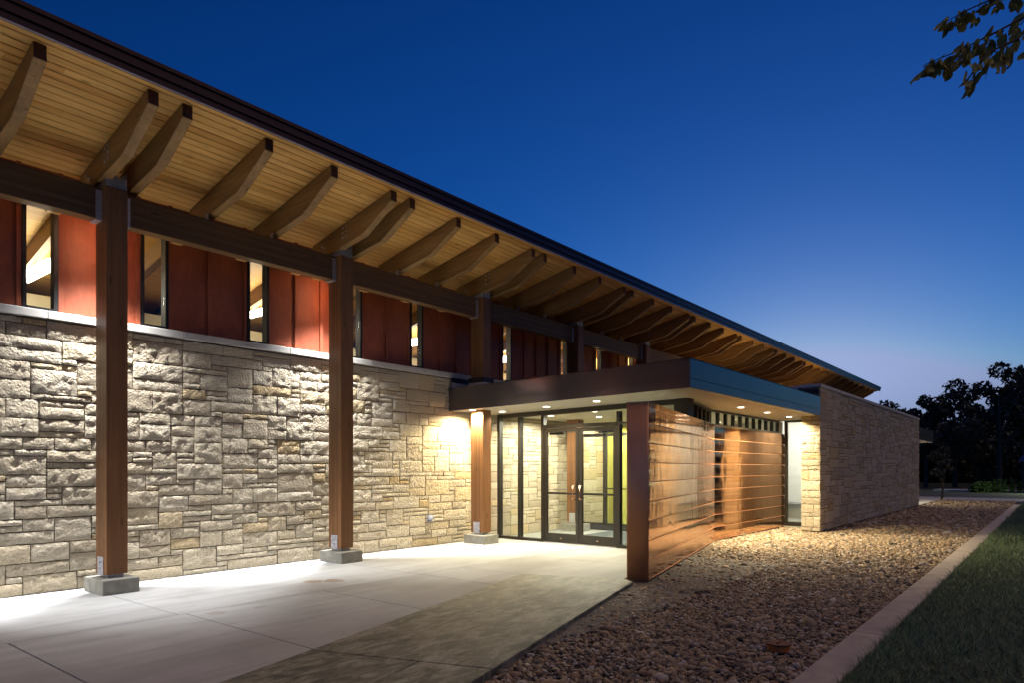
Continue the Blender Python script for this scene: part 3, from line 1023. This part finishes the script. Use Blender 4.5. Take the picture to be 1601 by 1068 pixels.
# ------------------------------------------------------------------ glass entrance
entry = thing('glass_entrance', (10.45, 7, 0), 'dark bronze framed glass storefront with double doors under the canopy', 'entrance')
FX0, FX1 = 10.42, 10.52
def fr(parent, y0, y1, z0, z1, x0=FX0, x1=FX1, bevel=0.0, name='frame', mat=None):
    return box(name, mat or M_FRAME, parent, x0, x1, y0, y1, z0, z1, bevel=bevel)
for y in (8.71, 8.19, 7.63, 6.00):
    fr(entry, y - 0.032, y + 0.032, 0.0, 2.385, name='mullion')
slab('head_frame', M_FRAME, FX0, FX1, 4.95, 8.742, ZB - 0.085, ZB + 0.004, entry)
for a, b in ((8.222, 8.678), (7.662, 8.158)):
    fr(entry, a, b, 0.0, 0.055, name='bottom_rail')
    box('pane', M_GLASS, entry, 10.465, 10.471, a, b, 0.056, 2.40)
fr(entry, 6.033, 7.597, 2.135, 2.20, x0=10.40, name='transom_bar')
box('pane', M_GLASS, entry, 10.465, 10.471, 6.033, 7.597, 2.201, 2.42)
fr(entry, 5.0, 5.967, 0.0, 0.055, name='bottom_rail')
fr(entry, 5.0, 5.967, 2.16, 2.20, name='transom_bar')
box('pane', M_GLASS, entry, 10.465, 10.471, 5.0, 5.967, 0.056, 2.159)
box('pane', M_GLASS, entry, 10.465, 10.471, 4.96, 5.967, 2.201, 2.44)
box('corner_post', M_FRAME, entry, 10.42, 10.66, 4.71, 4.95, 2.22, 2.545)
def door(y0, y1, hinge, pull_y):
    x0, x1 = 10.43, 10.48
    m = MB()
    m.box(x0, x1, y0, y0 + 0.065, 0.012, 2.125)
    m.box(x0, x1, y1 - 0.065, y1, 0.012, 2.125)
    m.box(x0, x1, y0 + 0.066, y1 - 0.066, 0.012, 0.18)
    m.box(x0, x1, y0 + 0.066, y1 - 0.066, 2.06, 2.125)
    m.box(x0 + 0.005, x1 - 0.005, y0 + 0.066, y1 - 0.066, 0.905, 0.945)
    d = m.build('door', M_FRAME, entry)
    box('pane', M_GLASS, d, 10.453, 10.459, y0 + 0.066, y1 - 0.066, 0.181, 0.904)
    box('pane', M_GLASS, d, 10.453, 10.459, y0 + 0.066, y1 - 0.066, 0.946, 2.059)
    m = MB()
    m.tube([(10.43, pull_y, 0.82), (10.36, pull_y, 0.82), (10.345, pull_y, 0.835), (10.345, pull_y, 1.06), (10.36, pull_y, 1.075), (10.43, pull_y, 1.075)], 0.0125, 8)
    m.build('handle', M_PULL, d, smooth=True)
    box('closer', M_BLACK, d, 10.481, 10.53, (y0 + 0.08 if hinge > 0 else y1 - 0.40), (y0 + 0.40 if hinge > 0 else y1 - 0.08), 2.02, 2.09)
    box('lock', M_PULL, d, 10.427, 10.4295, (y0 + y1) / 2 - 0.02, (y0 + y1) / 2 + 0.02, 0.085, 0.10)
door(6.822, 7.594, -1, 6.895)
door(6.036, 6.812, 1, 6.745)
box('threshold', M_STEEL, entry, 10.40, 10.52, 6.036, 7.594, 0.001, 0.011)
# inner vestibule
MB().prism([(10.455, 4.98), (12.7, 5.42), (16.98, 5.42), (16.98, 8.86), (10.455, 8.86)], -0.09, 0.0).build('vestibule_floor', M_TILE, entry)
box('door_mat', M_MAT, entry, 10.9, 13.0, 5.9, 7.7, 0.001, 0.012)
for y in (8.70, 7.95, 7.15, 6.30, 5.55):
    box('inner_mullion', M_FRAME, entry, 13.2, 13.28, y - 0.035, y + 0.035, 0.0, 2.40)
box('inner_transom', M_FRAME, entry, 13.2, 13.28, 5.3, 8.86, 2.10, 2.17)
box('inner_sill', M_FRAME, entry, 13.2, 13.28, 5.3, 8.86, 0.001, 0.16)
box('inner_push_bar', M_FRAME, entry, 13.19, 13.199, 6.3, 7.95, 0.92, 0.95)
box('inner_pane', M_GLASS, entry, 13.235, 13.241, 5.3, 8.85, 0.161, 2.099)
box('lobby_wall', M_GREEN, entry, 14.7, 14.8, 7.45, 8.84, 0.0, 2.41)
box('lobby_wall', M_CREAM, entry, 17.05, 17.15, 6.21, 8.84, 0.0, 2.41)
box('lobby_partition', M_WHITE, entry, 16.95, 17.05, 5.25, 6.2, 0.0, 2.5)
for i, (x, y) in enumerate(((11.36, 8.1), (11.25, 7.0), (12.4, 7.6), (12.4, 6.2), (14.0, 8.1), (14.3, 6.4), (15.9, 6.4))):
    z = cz(y, ZB) + 0.004
    m = MB(); m.disc((x, y, z - 0.007), 0.075, 0.008, 24)
    d = m.build('downlight', M_TAG, entry)
    m = MB(); m.disc((x, y, z - 0.011), 0.056, 0.0035, 20)
    m.build('lens', M_LENS, d)
    spot('downlight_beam', d, (x, y, z - 0.016), 270, (1.0, 0.93, 0.75), 172, 0.3, 0.05)

# ------------------------------------------------------------------ copper wing wall
copper = thing('copper_wall', (9, 4.5, 0), 'bent wall of polished copper panels standing in the gravel beside the entrance', 'wall')
A, K, E2 = Vector((7.68, 3.99)), Vector((12.72, 5.20)), Vector((17.0, 5.20))
HT = 2.195
def seg_prism(A, B, t0, t1, n0, n1, z0, z1, name, mat, parent, lip=0.0, tilt=0.0):
    d = (B - A).normalized(); nrm = Vector((d.y, -d.x))      # outward, towards the gravel
    def P(t, n, z):
        q = A + d * t + nrm * n
        return (q.x, q.y, z)
    m = MB()
    m.hexa([P(t0, n1, z0), P(t1, n1, z0), P(t1, n0, z0), P(t0, n0, z0), P(t0, n1 + tilt, z1), P(t1, n1 + tilt, z1), P(t1, n0, z1), P(t0, n0, z1)])
    o = m.build(name, mat, parent)
    if lip:
        m = MB()
        m.hexa([P(t0, n1 + lip, z0), P(t1, n1 + lip, z0), P(t1, n1 + 0.0002, z0), P(t0, n1 + 0.0002, z0), P(t0, n1 + lip, z0 + 0.008), P(t1, n1 + lip, z0 + 0.008), P(t1, n1 + 0.0002, z0 + 0.008), P(t0, n1 + 0.0002, z0 + 0.008)])
        m.build('seam', M_COPEND, o)
    return o
def pan(A, B, t0, t1, z0, z1, bow, parent):
    d = (B - A).normalized(); nrm = Vector((d.y, -d.x))
    def P(t, n, z):
        q = A + d * t + nrm * n
        return (q.x, q.y, z)
    m = MB(); n = 8
    front = []
    for i in range(n + 1):
        u = i / n
        b = bow * math.sin(math.pi * u) ** 0.8 - 0.003 * u
        front += [P(t0, b, z0 + (z1 - z0) * u), P(t1, b, z0 + (z1 - z0) * u)]
    fs = [(2 * i, 2 * i + 1, 2 * i + 3, 2 * i + 2) for i in range(n)]
    m.add(front, fs)
    m.sm += [True] * n
    back = [P(t0, -0.0115, z0), P(t1, -0.0115, z0), P(t1, -0.0115, z1), P(t0, -0.0115, z1)]
    m.add(back + [front[0], front[1], front[2 * n + 1], front[2 * n]], [(0, 3, 2, 1), (0, 1, 5, 4), (2, 3, 7, 6)])
    m.sm += [False] * 3
    o = m.build('panel', M_COPPER, parent)
    k = MB()
    k.hexa([P(t0, 0.006, z0), P(t1, 0.006, z0), P(t1, 0.0005, z0), P(t0, 0.0005, z0), P(t0, 0.006, z0 + 0.006), P(t1, 0.006, z0 + 0.006), P(t1, 0.0005, z0 + 0.006), P(t0, 0.0005, z0 + 0.006)])
    k.build('seam', M_COPEND, o)
    return o
L1, L2 = (K - A).length, (E2 - K).length
seg_prism(A, K, 0.02, L1, -0.27, -0.012, -0.05, HT, 'core', M_FRAME, copper)
seg_prism(K, E2, 0.0, L2, -0.20, -0.012, -0.05, HT, 'core', M_FRAME, copper)
rows = 9
rp = random.Random(4)
for (P0, P1, L, sp) in ((A, K, L1, 0.47), (K, E2, L2, 0.5)):
    cuts = [0.0, L * sp, L]
    for c in range(2):
        for k in range(rows):
            z0 = 0.0 + k * (HT / rows); z1 = (k + 1) * (HT / rows) - 0.003
            pan(P0, P1, cuts[c] + 0.003, cuts[c + 1] - 0.003, z0 + 0.002, z1 - 0.002, 0.0048 + rp.uniform(-0.0014, 0.0014), copper)
d_ = (K - A).normalized(); n_ = Vector((d_.y, -d_.x))
arc = []
for i in range(13):
    u = i / 12
    q = A + d_ * (-0.004 - 0.004 * math.sin(math.pi * u)) + n_ * (-0.275 + 0.279 * u)
    arc.append((q.x, q.y))
q0, q1 = A + n_ * 0.0035, A + n_ * -0.2745
cap_o = MB().prism([(q0.x, q0.y)] + arc[::-1] + [(q1.x, q1.y)], -0.03, HT + 0.02).build('end_cap', M_COPCAP, copper, smooth=False)
for p_ in cap_o.data.polygons:
    if abs(p_.normal.z) < 0.5: p_.use_smooth = True
fix_normals(cap_o)
seg_prism(A, K, -0.014, L1, -0.28, 0.006, HT + 0.0205, HT + 0.03, 'coping', M_COPPER, copper)
seg_prism(A, K, 0.001, L1, 0.0005, 0.006, HT - 0.04, HT + 0.02, 'coping_lip', M_COPPER, copper)
seg_prism(K, E2, 0.02, L2, -0.21, 0.006, HT + 0.001, HT + 0.012, 'coping', M_COPPER, copper)
seg_prism(A, K, 0.0, L1, 0.0, 0.004, -0.06, -0.002, 'base_strip', M_FRAME, copper)
# clerestory strip standing on the copper wall
clere = thing('clerestory_strip', (13, 5.2, 2.2), 'low strip of glazing with dark fins on top of the copper wall', 'window')
def fins(P0, P1, t0, t1, n):
    seg_prism(P0, P1, t0, t1, -0.17, -0.05, HT + 0.035, HT + 0.06, 'bottom_rail', M_FRAME, clere)
    seg_prism(P0, P1, t0, t1, -0.17, -0.05, 2.49, 2.545, 'top_rail', M_FRAME, clere)
    for i in range(n + 1):
        t = t0 + (t1 - t0) * i / n
        seg_prism(P0, P1, t - 0.024, t + 0.024, -0.155, -0.085, HT + 0.061, 2.489, 'fin', M_FRAME, clere)
    seg_prism(P0, P1, t0 + 0.026, t1 - 0.026, -0.125, -0.119, HT + 0.061, 2.489, 'pane', M_GLASS, clere)
fins(A, K, 3.05, L1 - 0.04, 5)
fins(K, E2, 0.04, L2 - 0.15, 10)
post = MB(); post.box(16.80, 16.99, 5.02, 5.199, 0, 2.54)
# end window between copper and stone
endw = thing('end_window', (17.0, 4.85, 0), 'tall narrow lit window between the copper wall and the stone wing', 'window')
box('frame', M_FRAME, endw, 17.0, 17.08, 5.13, 5.199, 0.0, 2.545)
box('frame', M_FRAME, endw, 17.0, 17.08, 4.52, 5.129, 0.0, 0.10)
box('frame', M_FRAME, endw, 17.0, 17.08, 4.52, 5.129, 2.49, 2.545)
box('pane', M_GLASS, endw, 17.03, 17.036, 4.52, 5.129, 0.101, 2.489)

# ------------------------------------------------------------------ stone wing
wing = thing('stone_wing', (16, 4.3, 0), 'low limestone wing wall with flat coping beyond the copper wall', 'building')
WX0, WX1, WZ = 15.95, 29.4, 3.17
core = box('wall', M_MORTAR, wing, WX0, WX1, 4.125, 4.49, -0.1, WZ)
ashlar(core, 13.5, 3.17, lambda u, v, d: (WX0 - 0.02 + u, 4.125 - d, v), 9, 200, cw=0.10, proud=0.02, rough=0.010)
endf = box('end_wall', M_MORTAR, wing, WX0 - 0.004, WX0 - 0.001, 4.127, 4.48, -0.1, WZ)
ashlar(endf, 0.40, 3.17, lambda u, v, d: (WX0 - 0.004 - d, 4.51 - u, v), 14, 80, proud=0.02, rough=0.008)
box('coping', M_SILL, wing, WX0 - 0.05, WX1 + 0.03, 4.08, 4.56, WZ + 0.003, WZ + 0.08, bevel=0.008)
box('end_upper', M_MORTAR, wing, WX0 + 0.1, 16.3, 4.57, 8.8, 2.96, 3.15)
box('coping', M_SILL, wing, WX0 - 0.05, 16.35, 4.565, 8.8, WZ - 0.015, WZ + 0.06)
box('roof', M_MEMB, wing, 17.2, 29.4, 4.495, 8.8, 2.95, 3.05)
box('room_floor', M_TILE, wing, 17.0, 29.4, 4.495, 8.86, -0.09, 0.002)
box('room_wall', M_WHITE, wing, 19.6, 19.7, 4.495, 8.86, 0.0, 2.95)
box('room_wall', M_WHITE, wing, 17.1, 19.59, 5.9, 6.0, 0.0, 2.95)
box('room_bench', M_STEEL, wing, 19.3, 19.59, 4.5, 5.89, 0.42, 0.47)
box('far_wall', M_MORTAR, wing, 29.2, 29.39, 4.5, 8.86, -0.1, 2.95)
rl = thing('room_light', (18.2, 5.2, 2.9), 'white ceiling lamp in the room behind the narrow end window', 'lamp')
box('diffuser', emit('room_diffuser', (1.0, 0.97, 0.88), 75.0), rl, 17.9, 18.5, 4.9, 5.5, 2.90, 2.945)
for ux, lab in ((19.2, 'nearer the entrance canopy'), (26.5, 'farther from the entrance canopy')):
    t = thing('roof_uplight', (ux, 6.3, 3.05), 'small uplight behind the stone wing coping, ' + lab, 'lamp', 'uplights on the stone wing roof')
    m = MB(); m.tube([(ux, 6.3, 3.05), (ux, 6.3, 3.17)], [0.09, 0.11], 14); m.build('housing', M_BLACK, t)
    m = MB(); m.disc((ux, 6.3, 3.171), 0.085, 0.006, 16); m.build('lens', M_LENS, t)
    spot('uplight_beam', t, (ux, 6.3, 3.20), 62, (1.0, 0.72, 0.34), 165, 0.5, 0.05, (-0.25, 0.45, 1))
# second canopy beyond the wing
fc = thing('far_canopy', (31, 5, 0), 'small dark flat canopy jutting out past the far end of stone wing', 'canopy')
box('roof_slab', M_CANOPY, fc, 29.41, 33.2, 4.12, 8, 2.47, 2.93)
box('soffit', M_SOFF, fc, 29.41, 33.18, 4.14, 7.98, 2.44, 2.468)
box('post', M_FRAME, fc, 32.8, 32.95, 7.6, 7.75, 0.0, 2.439)
box('downlight', M_LENS, fc, 31.2, 31.35, 5.3, 5.45, 2.43, 2.4395)
spot('downlight_beam', fc, (31.27, 5.37, 2.42), 420, (1.0, 0.86, 0.62), 150, 0.5, 0.06)

# ------------------------------------------------------------------ small things
cap = thing('drain_cap', (5.48, 1.72, 0), 'round rusty cleanout cap with orange rim lying in the gravel', 'drain cap')
m = MB(); m.disc((5.48, 1.72, -0.03), 0.085, 0.045, 24); m.build('rim', M_ORANGE, cap)
m = MB(); m.disc((5.48, 1.72, 0.016), 0.092, 0.012, 24); m.build('lid', M_RUST, cap)
m = MB(); m.box(5.45, 5.51, 1.712, 1.728, 0.0285, 0.036); m.build('grip', M_RUST, cap)


# ------------------------------------------------------------------ trees
def leaf_cloud(blobs, n, size, seed, flat=0.0):
    g = np.random.default_rng(seed)
    w = np.array([b[3] ** 2 for b in blobs]); w = w / w.sum()
    idx = g.choice(len(blobs), n, p=w)
    B = np.array(blobs)
    d = g.normal(0, 1, (n, 3)); d /= np.linalg.norm(d, axis=1)[:, None]
    rad = g.uniform(0.25, 1.0, n) ** 0.5
    c = B[idx, :3] + d * (B[idx, 3] * rad)[:, None] * np.array([1, 1, 0.8])
    a = g.normal(0, 1, (n, 3)); a /= np.linalg.norm(a, axis=1)[:, None]
    b = g.normal(0, 1, (n, 3)); b -= (a * b).sum(1)[:, None] * a; b /= np.linalg.norm(b, axis=1)[:, None]
    s = size * g.uniform(0.5, 1.2, n)[:, None]
    V = np.stack([c - a * s, c + b * s * 0.45, c + a * s, c - b * s * 0.45], 1).reshape(-1, 3)
    F = np.arange(4 * n).reshape(-1, 4)
    tone = np.repeat(g.uniform(0, 1, n), 4)
    return V, F, tone


def tree(name, x, y, h, spread, seed, label, group, n=2600, size=0.22, mat=None, low=0.35):
    r = random.Random(seed)
    t = thing(name, (x, y, 0), label, 'tree', group)
    m = MB()
    top = (x + r.uniform(-0.3, 0.3), y + r.uniform(-0.3, 0.3), h * 0.75)
    m.tube([(x, y, -0.1), (x + r.uniform(-.1, .1), y + r.uniform(-.1, .1), h * 0.35), top], [h * 0.022, h * 0.016, h * 0.005], 8)
    blobs = []
    for k in range(11):
        a = r.uniform(0, 6.28); rr_ = spread * r.uniform(0.25, 0.85); z = h * r.uniform(low, 0.92)
        rr_ *= 1.0 - 0.55 * max(0, (z / h - 0.6) / 0.4)
        c = (x + math.cos(a) * rr_, y + math.sin(a) * rr_, z)
        br = spread * r.uniform(0.24, 0.46)
        blobs.append((*c, br))
        m.tube([(x, y, z * 0.62), ((x + c[0]) / 2, (y + c[1]) / 2, z * 0.86), c], [h * 0.008, h * 0.005, h * 0.002], 5)
    blobs.append((x, y, h * 0.93, spread * 0.28))
    m.build('trunk', M_BARK, t)
    V, F, tn = leaf_cloud(blobs, n, size, seed)
    o = big_mesh('crown', V, F, tn, mat or M_FAR, False, t)
    return t


def at(px, dist):
    rr_ = (px - 800.5) / 1067
    d = Vector((rr_ * SN + CS, -rr_ * CS + SN))
    d.normalize()
    return d * dist

row = ((1386, 64, 7.6, 2.7, 'round dark tree showing above the stone wing coping'),
       (1432, 70, 7.2, 2.4, 'low dark tree behind the far end of the stone wing'),
       (1447, 60, 7.6, 2.2, 'dark tree with domed crown just past the stone wing'),
       (1493, 62, 9.0, 2.9, 'broad dark tree in the middle of the tree line'),
       (1530, 74, 7.8, 2.3, 'small dark tree in the dip of the tree line'),
       (1562, 58, 9.7, 2.6, 'tallest dark tree with open spreading top branches'),
       (1600, 60, 9.4, 2.4, 'dark tree cut by the right picture edge'),
       (1660, 62, 9.5, 3.0, 'dark tree beyond the right picture edge'))
for i, (px, dist, h, s, lab) in enumerate(row):
    p = at(px, dist)
    tree('tree', p.x, p.y, h * 0.9, s, 40 + i, lab, 'trees along the far edge of the site', low=0.3 if i not in (5, 6) else 0.45)
# dark wood behind them
vs, fs = [], []
n = 70
wr = random.Random(3)
for i in range(n):
    az_ = R(55 + i * 2.2)
    p = Vector((math.sin(az_), math.cos(az_))) * 84
    q = Vector((math.sin(az_), math.cos(az_))) * 92
    hh = 6.0 + 1.4 * mnoise.noise(Vector((i * 0.35, 0, 0))) + wr.uniform(-0.3, 0.3)
    vs += [(p.x, p.y, -0.2), (p.x, p.y, hh * 0.72), ((p.x + q.x) / 2, (p.y + q.y) / 2, hh), (q.x, q.y, -0.2)]
for i in range(n - 1):
    for k in range(3):
        fs.append((4 * i + k, 4 * i + 4 + k, 4 * i + 5 + k, 4 * i + 1 + k))
m = MB(); m.add(vs, fs, 0.2)
wood = m.build('far_wood', M_FAR, kind='stuff', smooth=True)
tag(wood, 'dark mass of woodland along the horizon behind the trees', 'woodland')
bl = []
for i in range(150):
    p = at(1250 + i * 5, wr.uniform(66, 84))
    bl.append((p.x, p.y, wr.uniform(0.4, 4.8), wr.uniform(0.9, 1.9)))
V, F, tn = leaf_cloud(bl, 27000, 0.36, 77)
big_mesh('undergrowth', V, F, tn, M_FAR, False)['kind'] = 'stuff'
tag(bpy.data.objects['undergrowth'], 'dark undergrowth below the far tree line', 'undergrowth')

p = at(1472, 36)
tree('young_tree', p.x, p.y, 2.4, 0.65, 91, 'small young tree standing on the dark lawn beyond the gravel', None, n=700, size=0.10, low=0.4)

# lit planting strip with a blue-roofed shelter at the right edge
ps = at(1600, 52)
MB().box(ps.x - 1.2, ps.x + 1.6, ps.y - 12, ps.y + 4.6, -0.099, 0.0).build('planting_strip', M_CONC, kind='structure')
for i, (px, h, w) in enumerate(((1524, .75, .55), (1530, .85, .6), (1538, .9, .55), (1547, .95, .3), (1555, 1.25, .18), (1563, 1.4, .2), (1571, 1.35, .16), (1582, 1.2, .18), (1594, 1.0, .2))):
    p = at(px, 50.4)
    names = ['leftmost low round shrub', 'second low round shrub', 'third low round shrub with a taller tip', 'short shrub before the slender ones', 'first slender upright shrub', 'tallest slender upright shrub', 'third slender upright shrub', 'fourth slender upright shrub', 'last upright shrub near the picture edge']
    t = thing('shrub', (p.x, p.y, 0), names[i] + ' on the lit planting strip', 'shrub', 'shrubs on the far planting strip')
    h *= 0.55
    bl = [(p.x, p.y, h * k / 4 + 0.1, w * (1.0 - 0.18 * k) * 0.6) for k in range(4)]
    V, F, tn = leaf_cloud(bl, 260, 0.11, 200 + i)
    big_mesh('foliage', V, F, tn, M_SHRUB, False, t)
    m = MB(); m.tube([(p.x, p.y, -0.05), (p.x, p.y, h * 0.7)], [0.03, 0.012], 6); m.build('stem', M_BARK, t)
sh = at(1634, 50)
shel = thing('shelter', (sh.x, sh.y, 0), 'small open shelter with blue metal roof at the right edge', 'shelter')
m = MB(); m.prism([(sh.y - 3.0, 1.78), (sh.y + 1.25, 1.78), (sh.y + 0.6, 2.6), (sh.y - 2.6, 2.6)], sh.x - 1.5, sh.x + 1.5, 'x'); m.build('roof', M_BLUER, shel)
for dx in (-1.3, 1.3):
    for yy in (sh.y - 2.7, sh.y + 0.9):
        box('post', M_BARK, shel, sh.x + dx - 0.07, sh.x + dx + 0.07, yy - 0.07, yy + 0.07, -0.05, 1.779)
box('lamp', emit('shelter_lamp', (1.0, 0.75, 0.3), 1.2), shel, sh.x - 1.2, sh.x - 0.9, sh.y - 0.9, sh.y + 0.5, 1.74, 1.777)
spot('shelter_light', shel, (sh.x - 1.25, sh.y + 0.3, 1.70), 220, (0.85, 1.0, 0.75), 160, 0.5, 0.05, (-0.5, 0.5, -0.45))

# overhanging branch of a near tree standing outside the picture on the right
near = thing('overhanging_tree', (7.0, -1.6, 0), 'near tree whose olive leaved branch hangs into the top right corner', 'tree')
m = MB()
m.tube([(7.0, -1.6, -0.1), (6.95, -1.55, 1.6), (6.8, -1.4, 3.2), (6.7, -1.3, 4.6), (6.6, -1.3, 5.8)], [0.13, 0.11, 0.09, 0.06, 0.02], 10)
m.tube([(6.85, -1.45, 2.9), (6.3, -0.9, 3.8), (5.75, -0.4, 4.25)], [0.05, 0.035, 0.02], 8)
m.build('trunk', M_BARK, near, smooth=True)
def scr(px, py, f):
    rr_ = (px - 800.5) / 1067
    py -= 14
    return Vector((f * (rr_ * SN + CS), f * (-rr_ * CS + SN), 1.4 + f * (732 - py) / 1067))
twigs = [[(5.75, -0.4, 4.25), scr(1640, 20, 4.2), scr(1560, 62, 4.15), scr(1500, 92, 4.1), scr(1442, 116, 4.05)],
         [(5.75, -0.4, 4.25), scr(1620, -10, 4.4), scr(1560, 8, 4.35), scr(1510, 30, 4.3), scr(1478, 48, 4.3)],
         [scr(1640, 20, 4.2), scr(1590, 75, 4.1), scr(1545, 95, 4.0), scr(1512, 138, 3.95)],
         [(5.75, -0.4, 4.25), scr(1640, -40, 4.6), scr(1570, -25, 4.5), scr(1520, -5, 4.45)]]
tw = MB()
for pts in twigs:
    tw.tube(pts, [0.012, 0.009, 0.006, 0.004, 0.002][:len(pts)], 6)
branch = tw.build('branch', M_BARK, near, smooth=True)
def leaf_mesh(seed):
    r = random.Random(seed)
    L, wd = 0.098, 0.025
    m = MB(); m.tone = r.uniform(0, 1)
    prof = [(0, 0), (0.15, 0.55), (0.4, 1.0), (0.65, 0.9), (0.88, 0.42), (1, 0)]
    vs = []
    for (t, w) in prof:
        z = -0.012 * math.sin(t * 3.1) + 0.01 * r.uniform(-1, 1) * t
        vs += [(t * L, -w * wd, z + 0.005 * w), (t * L, 0, z), (t * L, w * wd, z + 0.005 * w)]
    fs = []
    for i in range(len(prof) - 1):
        fs += [(3 * i, 3 * i + 1, 3 * i + 4, 3 * i + 3), (3 * i + 1, 3 * i + 2, 3 * i + 5, 3 * i + 4)]
    m.add(vs, fs)
    return m.mesh('leaf', M_LEAF, True)
lm = [leaf_mesh(i) for i in range(7)]
lr = random.Random(21)
def along(pts, u):
    pts = [Vector(p) for p in pts]
    n = len(pts) - 1
    i = min(int(u * n), n - 1)
    return pts[i].lerp(pts[i + 1], u * n - i)
for ti, (pts, cnt, lo) in enumerate(zip(twigs, (96, 58, 44, 30), (0.22, 0.22, 0.2, 0.25))):
    for k in range(cnt):
        u = lo + (1 - lo) * (k + lr.random()) / cnt
        base = along(pts, min(u, 1.0))
        spread = 0.05 * (1.25 - u)
        base = base + Vector((lr.gauss(0, spread), lr.gauss(0, spread), lr.gauss(-0.02, spread)))
        o = bpy.data.objects.new('leaf', lr.choice(lm))
        s = lr.uniform(0.65, 1.15)
        tip = (along(pts, 1.0) - along(pts, 0.6)).normalized()
        d = tip * lr.uniform(0.2, 1.0) + Vector((lr.gauss(0, 0.35), lr.gauss(0, 0.35), -lr.uniform(0.3, 1.1)))
        q = d.to_track_quat('X', 'Z')
        link(o, branch, base)
        o.rotation_euler = q.to_euler(); o.rotation_euler.rotate_axis('X', lr.uniform(-1.4, 1.4))
        o.scale = (s, s, s)
V, F, tn = leaf_cloud([(6.9, -1.9, 5.2, 1.0), (7.4, -2.2, 5.9, 1.1), (7.3, -1.2, 5.8, 0.7), (7.6, -2.4, 4.6, 0.9)], 2600, 0.05, 5)
o = big_mesh('crown', V, F, tn, M_LEAF, False, near)
